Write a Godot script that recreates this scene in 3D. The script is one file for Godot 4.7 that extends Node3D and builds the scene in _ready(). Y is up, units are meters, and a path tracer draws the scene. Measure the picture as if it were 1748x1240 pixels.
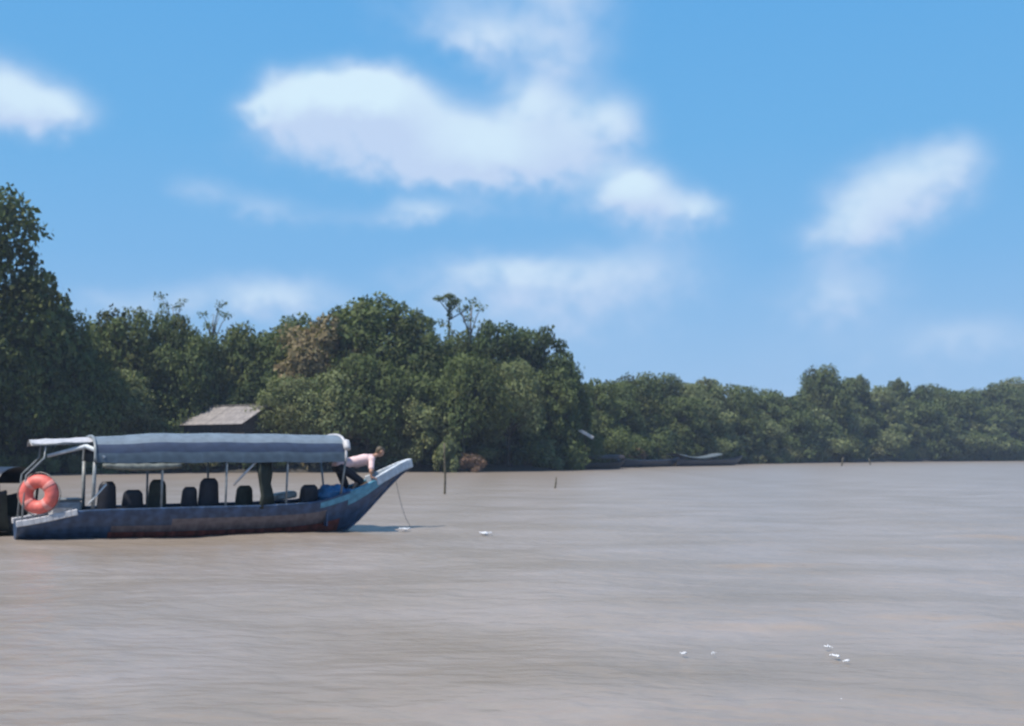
extends Node3D
# A roofed river boat on a muddy river, a wooded bank behind it, blue sky with soft cumulus.

const F := 1874.0            # focal length in photograph pixels
const CX := 874.0
const CY := 620.0
const HORIZON := 775.0
const EYE := 1.85
const EXPOSURE := 1.25
var pitch := atan((HORIZON - CY) / F)
var rng := RandomNumberGenerator.new()
var used := {}
var M := {}
var ripple_noise := FastNoiseLite.new()

# ---------------------------------------------------------------- placing
func ray(px: float, py: float) -> Vector3:
	return Vector3((px - CX) / F, -(py - CY) / F, -1.0).rotated(Vector3.RIGHT, pitch)

func on_depth(px: float, py: float, d: float) -> Vector3:
	var r := ray(px, py)
	return Vector3(0, EYE, 0) + r * (d / -r.z)

func on_water(px: float, py: float) -> Vector3:
	var r := ray(px, py)
	return Vector3(0, EYE, 0) + r * (EYE / -r.y)

func lerp_table(t: Array, x: float) -> float:
	if x <= t[0][0]: return t[0][1]
	for i in range(1, t.size()):
		if x <= t[i][0]:
			var a: float = (x - t[i - 1][0]) / (t[i][0] - t[i - 1][0])
			return lerpf(t[i - 1][1], t[i][1], a)
	return t[t.size() - 1][1]

func smooth_table(t: Array, x: float) -> float:
	return (lerp_table(t, x - 0.22) + lerp_table(t, x) * 2.0 + lerp_table(t, x + 0.22)) * 0.25

# ---------------------------------------------------------------- names and tags
func numbered(called: String) -> String:
	if not used.has(called):
		used[called] = 0
		return called
	used[called] += 1
	return "%s_%03d" % [called, used[called]]

func tag(o: Node, label: String, category: String, group := "") -> void:
	o.set_meta("label", label)
	o.set_meta("category", category)
	if group != "": o.set_meta("group", group)

func thing(called: String, label: String, category: String, at: Vector3, turn := 0.0, group := "") -> Node3D:
	var o := Node3D.new()
	o.name = numbered(called)
	add_child(o)
	o.position = at
	o.rotation.y = turn
	tag(o, label, category, group)
	return o

func put(mesh: Mesh, called: String, mat: Material, parent: Node = null) -> MeshInstance3D:
	var o := MeshInstance3D.new()
	o.mesh = mesh
	o.material_override = mat
	if parent == null:
		o.name = numbered(called)
		add_child(o)
	else:
		o.name = called
		parent.add_child(o, true)
	return o

func new_st() -> SurfaceTool:
	var st := SurfaceTool.new()
	st.begin(Mesh.PRIMITIVE_TRIANGLES)
	return st

func done(st: SurfaceTool, called: String, mat: Material, parent: Node = null) -> MeshInstance3D:
	st.index()
	st.generate_normals()
	return put(st.commit(), called, mat, parent)

# ---------------------------------------------------------------- shapes
func quad(st: SurfaceTool, a: Vector3, b: Vector3, c: Vector3, d: Vector3) -> void:
	for v in [a, b, c, a, c, d]:
		st.add_vertex(v)

func add_box(st: SurfaceTool, size: Vector3, xf: Transform3D, bevel := 0.012) -> void:
	# a box with chamfered edges
	var h := size * 0.5
	var k := minf(bevel, minf(h.x, minf(h.y, h.z)) * 0.6)
	st.set_smooth_group(-1)
	var axes := [Vector3.RIGHT, Vector3.UP, Vector3.BACK]
	var hs := [h.x, h.y, h.z]
	for i in 3:
		for s in [-1.0, 1.0]:
			var n: Vector3 = axes[i] * s
			var u: Vector3 = axes[(i + 1) % 3]
			var v: Vector3 = axes[(i + 2) % 3]
			var hn: float = hs[i]
			var hu: float = hs[(i + 1) % 3] - k
			var hv: float = hs[(i + 2) % 3] - k
			var p := [n * hn - u * hu - v * hv, n * hn + u * hu - v * hv, n * hn + u * hu + v * hv, n * hn - u * hu + v * hv]
			if s > 0: p.reverse()
			quad(st, xf * p[0], xf * p[1], xf * p[2], xf * p[3])
	for i in 3:
		var u: Vector3 = axes[i]
		var a: Vector3 = axes[(i + 1) % 3]
		var b: Vector3 = axes[(i + 2) % 3]
		var hu: float = hs[i] - k
		var ha: float = hs[(i + 1) % 3]
		var hb: float = hs[(i + 2) % 3]
		for sa in [-1.0, 1.0]:
			for sb in [-1.0, 1.0]:
				var p1: Vector3 = a * sa * ha + b * sb * (hb - k)
				var p2: Vector3 = a * sa * (ha - k) + b * sb * hb
				var q := [p1 - u * hu, p1 + u * hu, p2 + u * hu, p2 - u * hu]
				if sa * sb > 0: q.reverse()
				q.reverse()
				quad(st, xf * q[0], xf * q[1], xf * q[2], xf * q[3])
	for sx in [-1.0, 1.0]:
		for sy in [-1.0, 1.0]:
			for sz in [-1.0, 1.0]:
				var a := Vector3(sx * h.x, sy * (h.y - k), sz * (h.z - k))
				var b := Vector3(sx * (h.x - k), sy * h.y, sz * (h.z - k))
				var c := Vector3(sx * (h.x - k), sy * (h.y - k), sz * h.z)
				var tri := [a, b, c] if sx * sy * sz < 0 else [a, c, b]
				for v in tri: st.add_vertex(xf * v)

func along(a: Vector3, b: Vector3) -> Transform3D:
	# x axis runs from a to b, origin in the middle
	var x := (b - a).normalized()
	var up := Vector3.UP if absf(x.y) < 0.95 else Vector3.BACK
	var z := x.cross(up).normalized()
	var y := z.cross(x)
	return Transform3D(Basis(x, y, z), (a + b) * 0.5)

func add_bar(st: SurfaceTool, a: Vector3, b: Vector3, h: float, w: float) -> void:
	add_box(st, Vector3(a.distance_to(b), h, w), along(a, b))

func add_tube(st: SurfaceTool, pts: Array, radii: Array, sides := 8, closed := false) -> void:
	st.set_smooth_group(0)
	var rings := []
	var n := pts.size()
	var prev := Vector3.ZERO
	for i in n:
		var t: Vector3
		if closed: t = pts[(i + 1) % n] - pts[(i + n - 1) % n]
		else: t = pts[mini(i + 1, n - 1)] - pts[maxi(i - 1, 0)]
		t = t.normalized()
		var u := prev - t * prev.dot(t)
		if u.length() < 0.01:
			u = t.cross(Vector3.UP if absf(t.y) < 0.9 else Vector3.RIGHT)
		u = u.normalized()
		prev = u
		var v := t.cross(u)
		var ring := []
		for k in sides:
			var a := TAU * k / sides
			ring.append(pts[i] + (u * cos(a) + v * sin(a)) * radii[i % radii.size()])
		rings.append(ring)
	for i in (n if closed else n - 1):
		var r0: Array = rings[i]
		var r1: Array = rings[(i + 1) % n]
		for k in sides:
			var k2 := (k + 1) % sides
			quad(st, r0[k], r1[k], r1[k2], r0[k2])
	if not closed:
		for k in range(1, sides - 1):
			for v in [rings[0][0], rings[0][k], rings[0][k + 1], rings[n - 1][0], rings[n - 1][k + 1], rings[n - 1][k]]:
				st.add_vertex(v)

func add_blob(st: SurfaceTool, c: Vector3, r: Vector3, rough: float, seed_: int, seg := 12) -> void:
	# an uneven ellipsoid
	st.set_smooth_group(0)
	var n := FastNoiseLite.new()
	n.seed = seed_
	n.frequency = 0.9
	var g := []
	for i in seg + 1:
		var row := []
		var th := PI * i / seg
		for j in seg * 2:
			var ph := TAU * j / (seg * 2)
			var d := Vector3(sin(th) * cos(ph), cos(th), sin(th) * sin(ph))
			row.append(c + d * r * (1.0 + rough * n.get_noise_3dv(d * 1.6)))
		g.append(row)
	for i in seg:
		for j in seg * 2:
			var j2 := (j + 1) % (seg * 2)
			quad(st, g[i][j], g[i + 1][j], g[i + 1][j2], g[i][j2])

# ---------------------------------------------------------------- materials
func noise_tex(freq: float, seed_: int, lo: Color, hi: Color, size := 512, octaves := 4) -> NoiseTexture2D:
	var n := FastNoiseLite.new()
	n.seed = seed_
	n.frequency = freq
	n.fractal_octaves = octaves
	var t := NoiseTexture2D.new()
	t.noise = n
	t.width = size
	t.height = size
	t.seamless = true
	var g := Gradient.new()
	g.set_color(0, lo)
	g.set_color(1, hi)
	t.color_ramp = g
	return t

func lin(r: float, g: float, b: float) -> Color:
	return Color(r, g, b).linear_to_srgb()

func plain(r: float, g: float, b: float, rough := 0.6, wear := 0.18, scale := 0.8, seed_ := 1) -> StandardMaterial3D:
	var m := StandardMaterial3D.new()
	m.albedo_color = lin(r, g, b)
	m.roughness = rough
	if wear > 0.0:
		m.albedo_texture = noise_tex(0.012, seed_, Color(1 - wear * 1.6, 1 - wear * 1.6, 1 - wear * 1.6), Color(1, 1, 1), 256)
		m.uv1_triplanar = true
		m.uv1_scale = Vector3.ONE * scale
	return m

func leaf_mat(r: float, g: float, b: float) -> StandardMaterial3D:
	var m := StandardMaterial3D.new()
	m.albedo_color = lin(r, g, b)
	m.vertex_color_use_as_albedo = true
	m.roughness = 0.7
	m.metallic_specular = 0.25
	m.backlight_enabled = true
	m.backlight = Color(0.62, 0.7, 0.28)
	m.cull_mode = BaseMaterial3D.CULL_DISABLED
	return m

func make_materials() -> void:
	M.navy = plain(0.058, 0.112, 0.225, 0.42, 0.26, 1.2, 3)
	M.topside = plain(0.21, 0.185, 0.21, 0.5, 0.25, 1.3, 4)
	M.bottom = plain(0.29, 0.085, 0.07, 0.6, 0.3, 1.5, 5)
	M.sky_blue = plain(0.13, 0.41, 0.58, 0.45, 0.2, 1.6, 6)
	M.pale_blue = plain(0.60, 0.66, 0.72, 0.5, 0.12, 1.6, 7)
	M.white = plain(0.58, 0.58, 0.61, 0.5, 0.14, 1.7, 8)
	M.canvas_top = plain(0.175, 0.23, 0.29, 0.7, 0.14, 1.1, 9)
	M.canvas_navy = plain(0.033, 0.058, 0.120, 0.7, 0.16, 1.1, 10)
	M.canvas_mid = plain(0.095, 0.145, 0.200, 0.7, 0.14, 1.1, 11)
	M.grey_cloth = plain(0.22, 0.24, 0.22, 0.85, 0.2, 1.4, 12)
	M.dark_cloth = plain(0.035, 0.045, 0.035, 0.85, 0.2, 1.4, 13)
	M.seat = plain(0.014, 0.017, 0.032, 0.6, 0.2, 2.0, 14)
	M.seat_green = plain(0.022, 0.03, 0.022, 0.7, 0.2, 2.0, 15)
	M.metal = plain(0.28, 0.31, 0.33, 0.4, 0.2, 2.0, 16)
	M.timber = plain(0.16, 0.12, 0.085, 0.75, 0.35, 2.2, 17)
	M.dark_timber = plain(0.055, 0.04, 0.035, 0.8, 0.35, 2.2, 18)
	M.ring = plain(0.80, 0.17, 0.14, 0.55, 0.12, 2.4, 19)
	M.ring_old = plain(0.34, 0.06, 0.065, 0.6, 0.2, 2.4, 20)
	M.ring_band = plain(0.76, 0.30, 0.27, 0.6, 0.1, 2.4, 36)
	M.tarp = plain(0.06, 0.22, 0.44, 0.45, 0.15, 2.0, 21)
	M.skin = plain(0.36, 0.20, 0.14, 0.5, 0.0)
	M.shirt = plain(0.78, 0.58, 0.59, 0.8, 0.08, 3.0, 22)
	M.shorts = plain(0.02, 0.022, 0.035, 0.8, 0.15, 3.0, 23)
	M.hair = plain(0.10, 0.075, 0.045, 0.6, 0.2, 6.0, 24)
	M.rope = plain(0.35, 0.33, 0.30, 0.9, 0.2, 4.0, 25)
	M.bamboo = plain(0.16, 0.14, 0.09, 0.7, 0.3, 2.0, 26)
	M.roof_sheet = plain(0.37, 0.34, 0.33, 0.55, 0.25, 0.5, 27)
	M.wall_board = plain(0.075, 0.06, 0.055, 0.8, 0.35, 1.2, 28)
	M.bark = plain(0.10, 0.085, 0.065, 0.85, 0.4, 1.0, 29)
	M.bark_pale = plain(0.26, 0.25, 0.23, 0.8, 0.3, 1.0, 30)
	M.hull_dark = plain(0.02, 0.028, 0.05, 0.5, 0.25, 1.3, 31)
	M.hull_green = plain(0.022, 0.034, 0.026, 0.6, 0.3, 1.3, 32)
	M.hull_brown = plain(0.085, 0.06, 0.055, 0.7, 0.3, 1.3, 33)
	M.awning = plain(0.15, 0.18, 0.19, 0.7, 0.2, 0.8, 34)
	M.foam = plain(0.62, 0.64, 0.68, 0.5, 0.0)
	# foliage: real leaf colours, a few species
	M.leaf_mid = leaf_mat(0.104, 0.132, 0.050)
	M.leaf_dark = leaf_mat(0.066, 0.094, 0.038)
	M.leaf_light = leaf_mat(0.168, 0.192, 0.090)
	M.leaf_olive = leaf_mat(0.160, 0.160, 0.076)
	M.leaf_brown = leaf_mat(0.215, 0.175, 0.098)
	M.leaf_dry = leaf_mat(0.28, 0.18, 0.13)
	M.reed = leaf_mat(0.190, 0.215, 0.120)
	var w := StandardMaterial3D.new()
	w.albedo_color = Color(1, 1, 1)
	w.albedo_texture = noise_tex(0.006, 41, lin(0.215, 0.174, 0.134), lin(0.290, 0.250, 0.226), 512, 4)
	w.uv1_triplanar = true
	w.uv1_world_triplanar = true
	w.uv1_scale = Vector3(0.055, 0.055, 0.11)
	w.roughness = 0.32
	w.metallic_specular = 0.30
	var nt := NoiseTexture2D.new()
	var nn := FastNoiseLite.new()
	nn.seed = 51
	nn.frequency = 0.05
	nn.fractal_octaves = 4
	nt.noise = nn
	nt.width = 512
	nt.height = 512
	nt.seamless = true
	nt.as_normal_map = true
	nt.bump_strength = 3.0
	w.normal_enabled = true
	w.normal_texture = nt
	w.normal_scale = 0.35
	M.water = w
	var g := StandardMaterial3D.new()
	g.albedo_texture = noise_tex(0.02, 42, lin(0.026, 0.022, 0.018), lin(0.055, 0.047, 0.034), 512)
	g.uv1_triplanar = true
	g.uv1_world_triplanar = true
	g.uv1_scale = Vector3.ONE * 0.15
	g.roughness = 0.95
	M.ground = g

# ---------------------------------------------------------------- sky
func sky_base(el: float) -> Color:
	# clear air, linear radiance, by height above the horizon in degrees
	var t := [[0.0, 0.420, 0.600, 0.840], [4.0, 0.325, 0.545, 0.830], [10.0, 0.210, 0.475, 0.815], [16.0, 0.156, 0.440, 0.800], [24.0, 0.124, 0.402, 0.785], [45.0, 0.090, 0.290, 0.680], [90.0, 0.070, 0.230, 0.580]]
	for i in range(1, t.size()):
		if el <= t[i][0]:
			var a: float = (el - t[i - 1][0]) / (t[i][0] - t[i - 1][0])
			return Color(lerpf(t[i - 1][1], t[i][1], a), lerpf(t[i - 1][2], t[i][2], a), lerpf(t[i - 1][3], t[i][3], a))
	return Color(t[-1][1], t[-1][2], t[-1][3])

func cloud_group(img: Image, blobs: Array, soft: FastNoiseLite, fine: FastNoiseLite) -> void:
	# blobs: [azimuth, elevation, half width, half height, weight], degrees
	var w := img.get_width()
	var h := img.get_height()
	var lo := Vector2(999, 999)
	var hi := Vector2(-999, -999)
	for b in blobs:
		lo = lo.min(Vector2(b[0] - b[2] * 2.1, b[1] - b[3] * 2.1))
		hi = hi.max(Vector2(b[0] + b[2] * 2.1, b[1] + b[3] * 2.1))
	var x0 := int(floor(lo.x / 360.0 * w))      # column 0 of a panorama looks along -z
	var x1 := int(ceil(hi.x / 360.0 * w))
	var y0 := maxi(0, int((0.5 - hi.y / 180.0) * h))
	var y1 := mini(h / 2 - 1, int((0.5 - lo.y / 180.0) * h))
	for y in range(y0, y1 + 1):
		var el := (0.5 - (y + 0.5) / h) * 180.0
		for x in range(x0, x1 + 1):
			var az := (x + 0.5) / w * 360.0
			var sn := soft.get_noise_2d(az * 10.0, el * 14.0)
			var fn := fine.get_noise_2d(az * 10.0, el * 12.0)
			var a1 := az + sn * 0.5
			var e1 := el + fn * 0.35
			var d := 0.0
			for b in blobs:
				var ux: float = (a1 - b[0]) / b[2]
				if absf(ux) > 2.1: continue
				var uy: float = (e1 - b[1]) / b[3]
				var q := ux * ux + uy * uy
				if q < 4.4: d += b[4] * exp(-q * 1.25)
			if d < 0.05: continue
			var dl := 0.0
			for b in blobs:
				var vx: float = (a1 - 0.5 - b[0]) / b[2]
				if absf(vx) > 2.1: continue
				var vy: float = (e1 + 1.3 - b[1]) / b[3]
				var q := vx * vx + vy * vy
				if q < 4.4: dl += b[4] * exp(-q * 1.25)
			var v := d * (1.0 + sn * 0.35 + fn * 0.22)
			var al := smoothstep(0.03, 0.86, v) * 0.95
			var lit := clampf((d - dl) * 1.0 + 0.22, 0.0, 1.0) * clampf(d * 1.2, 0.0, 1.0)
			var c := Color(0.555, 0.690, 0.915).lerp(Color(0.70, 0.88, 1.0), lit)
			var o := img.get_pixel(posmod(x, w), y)
			img.set_pixel(posmod(x, w), y, o.lerp(c, al))

func make_sky() -> Sky:
	var w := 4096
	var h := 2048
	var img := Image.create_empty(w, h, false, Image.FORMAT_RGBF)
	for y in h:
		var el := maxf(0.0, (0.5 - (y + 0.5) / h) * 180.0)
		img.fill_rect(Rect2i(0, y, w, 1), sky_base(el))
	var soft := FastNoiseLite.new()
	soft.seed = 5
	soft.frequency = 0.022
	soft.fractal_octaves = 3
	var fine := FastNoiseLite.new()
	fine.seed = 9
	fine.frequency = 0.055
	fine.fractal_octaves = 3
	var k := 180.0 / PI / F
	# clouds read off the photograph: pixel centre, half sizes, weight
	var seen := [
		[[900, 490, 240, 60, 0.40], [840, 458, 120, 24, 0.30], [1080, 455, 150, 50, 0.30], [960, 560, 260, 70, 0.24]],
		[[470, 502, 130, 36, 0.52], [330, 520, 190, 34, 0.26], [180, 520, 80, 24, 0.2]],
		[[720, 357, 60, 22, 0.42], [580, 372, 110, 24, 0.24], [345, 325, 60, 28, 0.34], [450, 352, 60, 26, 0.32], [860, 350, 160, 40, 0.22]],
		[[50, 180, 92, 40, 0.62], [-30, 150, 90, 55, 0.62], [105, 190, 45, 32, 0.30]],
		[[825, 60, 85, 40, 0.42], [940, 130, 90, 60, 0.24], [890, 85, 130, 80, 0.20], [980, 40, 100, 90, 0.26], [880, -40, 190, 60, 0.30], [690, 25, 110, 60, 0.16]],
		[[495, 172, 66, 46, 0.72], [580, 160, 78, 46, 0.85], [660, 160, 70, 44, 0.80], [690, 215, 110, 60, 0.60], [790, 245, 120, 60, 0.66], [880, 262, 100, 44, 0.55], [985, 205, 95, 62, 0.62], [1060, 215, 50, 50, 0.40], [905, 165, 50, 48, 0.50], [435, 185, 34, 24, 0.42], [560, 220, 130, 55, 0.34], [600, 260, 190, 45, 0.20], [960, 290, 150, 45, 0.26], [760, 290, 140, 34, 0.30]],
		[[1085, 322, 66, 38, 0.92], [1030, 280, 80, 40, 0.22], [1010, 335, 90, 36, 0.20], [1190, 355, 52, 28, 0.55], [1120, 375, 90, 40, 0.28], [1160, 430, 120, 50, 0.14]],
		[[1490, 308, 72, 46, 0.40], [1560, 268, 60, 36, 0.22], [1540, 352, 80, 40, 0.24], [1440, 360, 50, 36, 0.26], [1450, 440, 110, 60, 0.22], [1420, 545, 130, 50, 0.20], [1610, 290, 70, 46, 0.40], [1655, 255, 40, 36, 0.24], [1455, 395, 72, 36, 0.42], [1430, 500, 95, 40, 0.34], [1560, 340, 100, 45, 0.26]],
		[[1660, 575, 120, 40, 0.32], [1480, 600, 220, 50, 0.18]],
	]
	for g in seen:
		var blobs := []
		for b in g:
			var r := ray(b[0], b[1])
			var az := rad_to_deg(atan2(r.x, -r.z))
			var el := rad_to_deg(asin(r.normalized().y))
			blobs.append([az, el, b[2] * k * 1.12, b[3] * k * 1.14, b[4]])
		cloud_group(img, blobs, soft, fine)
	# the same kind of clouds all round the rest of the sky
	var rr := RandomNumberGenerator.new()
	rr.seed = 77
	for i in 40:
		var az := rr.randf_range(31.0, 329.0)
		var el := rr.randf_range(4.0, 58.0)
		var stretch := 1.0 / cos(deg_to_rad(el))
		var size := rr.randf_range(0.5, 1.3)
		var blobs := []
		for j in rr.randi_range(4, 8):
			blobs.append([az + rr.randf_range(-5.0, 5.0) * size * stretch, el + rr.randf_range(-1.4, 1.4) * size, rr.randf_range(1.6, 3.4) * size * stretch, rr.randf_range(0.9, 1.9) * size, rr.randf_range(0.25, 0.8)])
		cloud_group(img, blobs, soft, fine)
	var pm := PanoramaSkyMaterial.new()
	pm.energy_multiplier = 1.0 / EXPOSURE      # the colours above are as the photograph shows them
	pm.panorama = ImageTexture.create_from_image(img)
	pm.filter = true
	var s := Sky.new()
	s.sky_material = pm
	return s

# ---------------------------------------------------------------- terrain and water
var bank := [Vector2(-260, 40), Vector2(-140, -18), Vector2(-80, -58), Vector2(-47, -92), Vector2(-38, -103), Vector2(-20, -108), Vector2(-4.5, -113), Vector2(4, -118), Vector2(9, -134), Vector2(15, -152), Vector2(45, -205), Vector2(80, -240), Vector2(135, -291), Vector2(320, -440), Vector2(900, -900), Vector2(3200, -2400)]
var bank_by_px := [[-200, 84.0], [0, 95.0], [80, 99.0], [200, 104.0], [400, 108.0], [640, 111.0], [800, 113.0], [905, 119.0], [1000, 134.0], [1055, 152.0], [1290, 205.0], [1485, 244.0], [1748, 291.0], [2000, 335.0]]

func inland(p: Vector2) -> float:
	# signed distance to the water's edge, positive on land
	var best := 1e9
	var s := 1.0
	for i in bank.size() - 1:
		var a: Vector2 = bank[i]
		var d: Vector2 = bank[i + 1] - a
		var t := clampf((p - a).dot(d) / d.length_squared(), 0.0, 1.0)
		var q := p.distance_to(a + d * t)
		if q < best:
			best = q
			s = -1.0 if d.x * (p.y - a.y) - d.y * (p.x - a.x) > 0 else 1.0
	return best * s

func ground_y(x: float, z: float) -> float:
	var s := inland(Vector2(x, z)) + ripple_noise.get_noise_2d(x * 1.3, z * 1.3) * 1.6
	var y: float
	if s < 0: y = maxf(-1.6, s * 0.3)
	else: y = 0.75 * smoothstep(0.0, 3.0, s) + 2.2 * smoothstep(3.0, 70.0, s)
	return y + ripple_noise.get_noise_2d(x * 3.0 + 50.0, z * 3.0) * 0.22 * clampf(s * 0.4 + 0.3, 0.0, 1.0)

func grid_mesh(xs: PackedFloat32Array, zs: PackedFloat32Array, ys: PackedFloat32Array) -> ArrayMesh:
	var nx := xs.size()
	var nz := zs.size()
	var v := PackedVector3Array()
	var n := PackedVector3Array()
	v.resize(nx * nz)
	n.resize(nx * nz)
	for j in nz:
		for i in nx:
			var k := j * nx + i
			v[k] = Vector3(xs[i], ys[k], zs[j])
			var i0 := maxi(i - 1, 0)
			var i1 := mini(i + 1, nx - 1)
			var j0 := maxi(j - 1, 0)
			var j1 := mini(j + 1, nz - 1)
			n[k] = Vector3(-(ys[j * nx + i1] - ys[j * nx + i0]) / (xs[i1] - xs[i0]), 1.0, -(ys[j1 * nx + i] - ys[j0 * nx + i]) / (zs[j1] - zs[j0])).normalized()
	var idx := PackedInt32Array()
	idx.resize((nx - 1) * (nz - 1) * 6)
	var q := 0
	for j in nz - 1:
		for i in nx - 1:
			var a := j * nx + i
			for o in [a, a + 1, a + nx, a + 1, a + nx + 1, a + nx]:
				idx[q] = o
				q += 1
	var arr := []
	arr.resize(Mesh.ARRAY_MAX)
	arr[Mesh.ARRAY_VERTEX] = v
	arr[Mesh.ARRAY_NORMAL] = n
	arr[Mesh.ARRAY_INDEX] = idx
	var m := ArrayMesh.new()
	m.add_surface_from_arrays(Mesh.PRIMITIVE_TRIANGLES, arr)
	return m

func spread(lo: float, hi: float, step: float, far_lo: float, far_hi: float, grow: float) -> PackedFloat32Array:
	# even steps between lo and hi, ever longer ones out to far_lo and far_hi
	var mid := []
	var x := lo
	while x <= hi:
		mid.append(x)
		x += step
	var before := []
	var s := step
	x = lo
	while x > far_lo:
		s *= grow
		x -= s
		before.append(x)
	before.reverse()
	s = step
	x = mid[-1]
	var after := []
	while x < far_hi:
		s *= grow
		x += s
		after.append(x)
	return PackedFloat32Array(before + mid + after)

func build_setting() -> void:
	# river: one sheet out to the horizon, real waves where they can be told apart
	var xs := spread(-13.0, 13.0, 0.09, -4000.0, 4000.0, 1.05)
	var zs := spread(-30.0, -5.5, 0.075, -4000.0, 400.0, 1.03)
	var wave := FastNoiseLite.new()
	wave.seed = 21
	wave.frequency = 1.0
	wave.fractal_octaves = 1
	var chop := FastNoiseLite.new()
	chop.seed = 33
	chop.frequency = 1.0
	chop.fractal_octaves = 3
	var ys := PackedFloat32Array()
	ys.resize(xs.size() * zs.size())
	# long wake crests: [x, z, turn, half length, height]
	var crests := [[4.6, -18.4, 0.04, 1.3, 0.06], [10.6, -24.2, 0.05, 1.6, 0.07], [2.6, -12.2, 0.03, 0.9, 0.045], [5.7, -12.0, -0.06, 0.9, 0.06], [4.7, -12.6, 0.10, 0.7, 0.045], [-0.5, -15.5, 0.03, 2.0, 0.03], [-5.5, -17.0, -0.02, 2.2, 0.03]]
	for j in zs.size():
		var z := zs[j]
		var sz := zs[maxi(j, 1)] - zs[maxi(j, 1) - 1]
		for i in xs.size():
			var x := xs[i]
			var cell := maxf(sz, xs[maxi(i, 1)] - xs[maxi(i, 1) - 1])
			var y := 0.0
			if cell < 4.0:
				y += 0.06 * wave.get_noise_2d(x * 0.16, z * 0.22) * clampf(2.0 - cell, 0.0, 1.0)
			if cell < 0.8:
				y += 0.022 * chop.get_noise_2d(x * 0.55 + 9.0, z * 0.62) * clampf(2.0 - cell * 3.0, 0.0, 1.0)
			if cell < 0.3:
				y += 0.010 * chop.get_noise_2d(x * 1.9, z * 2.1) * clampf(2.0 - cell * 7.0, 0.0, 1.0)
				for c in crests:
					var dx: float = x - c[0]
					var dz: float = z - c[1] - dx * c[2]
					if absf(dx) < c[3] * 1.6 and absf(dz) < 0.6:
						y += c[4] * exp(-pow(dx / c[3], 4.0)) * exp(-pow(dz / 0.24, 2.0))
			ys[j * xs.size() + i] = y
	put(grid_mesh(xs, zs, ys), "river_water", M.water).set_meta("kind", "structure")
	# wooded banks and the land behind them
	var gx := spread(-150.0, 190.0, 2.0, -4000.0, 4000.0, 1.12)
	var gz := spread(-330.0, -60.0, 2.0, -4000.0, 120.0, 1.12)
	var gy := PackedFloat32Array()
	gy.resize(gx.size() * gz.size())
	for j in gz.size():
		for i in gx.size():
			gy[j * gx.size() + i] = ground_y(gx[i], gz[j])
	put(grid_mesh(gx, gz, gy), "river_bank", M.ground).set_meta("kind", "structure")

# ---------------------------------------------------------------- plants
func crown_mesh(lobes: Array, count: int, leaf: float, seed_: int, fill := 0.62) -> ArrayMesh:
	# leaf-sized kites spread through lobes, thickest near each lobe's outside
	var r := RandomNumberGenerator.new()
	r.seed = seed_
	var ns := FastNoiseLite.new()
	ns.seed = seed_
	ns.frequency = 0.55
	var total := 0.0
	for l in lobes: total += pow(l[1].x * l[1].y * l[1].z, 0.6667)
	var v := PackedVector3Array()
	var n := PackedVector3Array()
	var c := PackedColorArray()
	var idx := PackedInt32Array()
	for l in lobes:
		var centre: Vector3 = l[0]
		var rad: Vector3 = l[1]
		var shade := r.randf_range(0.5, 1.5)      # random leaf tone per bough, spread wide to set clumps apart
		var warm := r.randf_range(-0.08, 0.10)
		for k in int(count * pow(rad.x * rad.y * rad.z, 0.6667) / total):
			var d := Vector3(r.randfn(), r.randfn() + 0.25, r.randfn()).normalized()
			var reach := lerpf(fill, 1.0, pow(r.randf(), 0.55)) * (1.0 + 0.62 * ns.get_noise_3dv(d * 2.8 + centre * 1.7))
			if r.randf() < 0.05: reach *= 1.14
			var p := centre + d * rad * reach
			var ln := (d * 0.6 + Vector3(0, 0.35, 0) + Vector3(r.randfn(), r.randfn(), r.randfn()) * 0.55).normalized()
			if ln.dot(d) < 0.0: ln = -ln
			var t := ln.cross(Vector3(r.randfn(), r.randfn(), r.randfn())).normalized()
			t.y -= 0.25
			t = (t - ln * t.dot(ln)).normalized()
			var b := ln.cross(t)
			var s := leaf * r.randf_range(0.4, 1.0) * (1.75 if r.randf() < 0.2 else 1.2)
			var wd := s * r.randf_range(0.26, 0.4)
			var nn := (ln + d * 0.25).normalized()
			var base := v.size()
			v.append_array([p, p + t * s * 0.45 + b * wd, p + t * s, p + t * s * 0.45 - b * wd])
			n.append_array([nn, nn, nn, nn])
			var g := shade * r.randf_range(0.72, 1.3)
			var col := Color(g * (1.0 + warm + r.randf_range(-0.08, 0.12)), g, g * (1.0 - warm))
			c.append_array([col, col, col, col])
			idx.append_array([base, base + 1, base + 2, base, base + 2, base + 3])
	var arr := []
	arr.resize(Mesh.ARRAY_MAX)
	arr[Mesh.ARRAY_VERTEX] = v
	arr[Mesh.ARRAY_NORMAL] = n
	arr[Mesh.ARRAY_COLOR] = c
	arr[Mesh.ARRAY_INDEX] = idx
	var m := ArrayMesh.new()
	m.add_surface_from_arrays(Mesh.PRIMITIVE_TRIANGLES, arr)
	return m

var kinds := []      # {crown, trunk, h, w}
var bushes := []
var sparse := {}
var slim := {}

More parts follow.
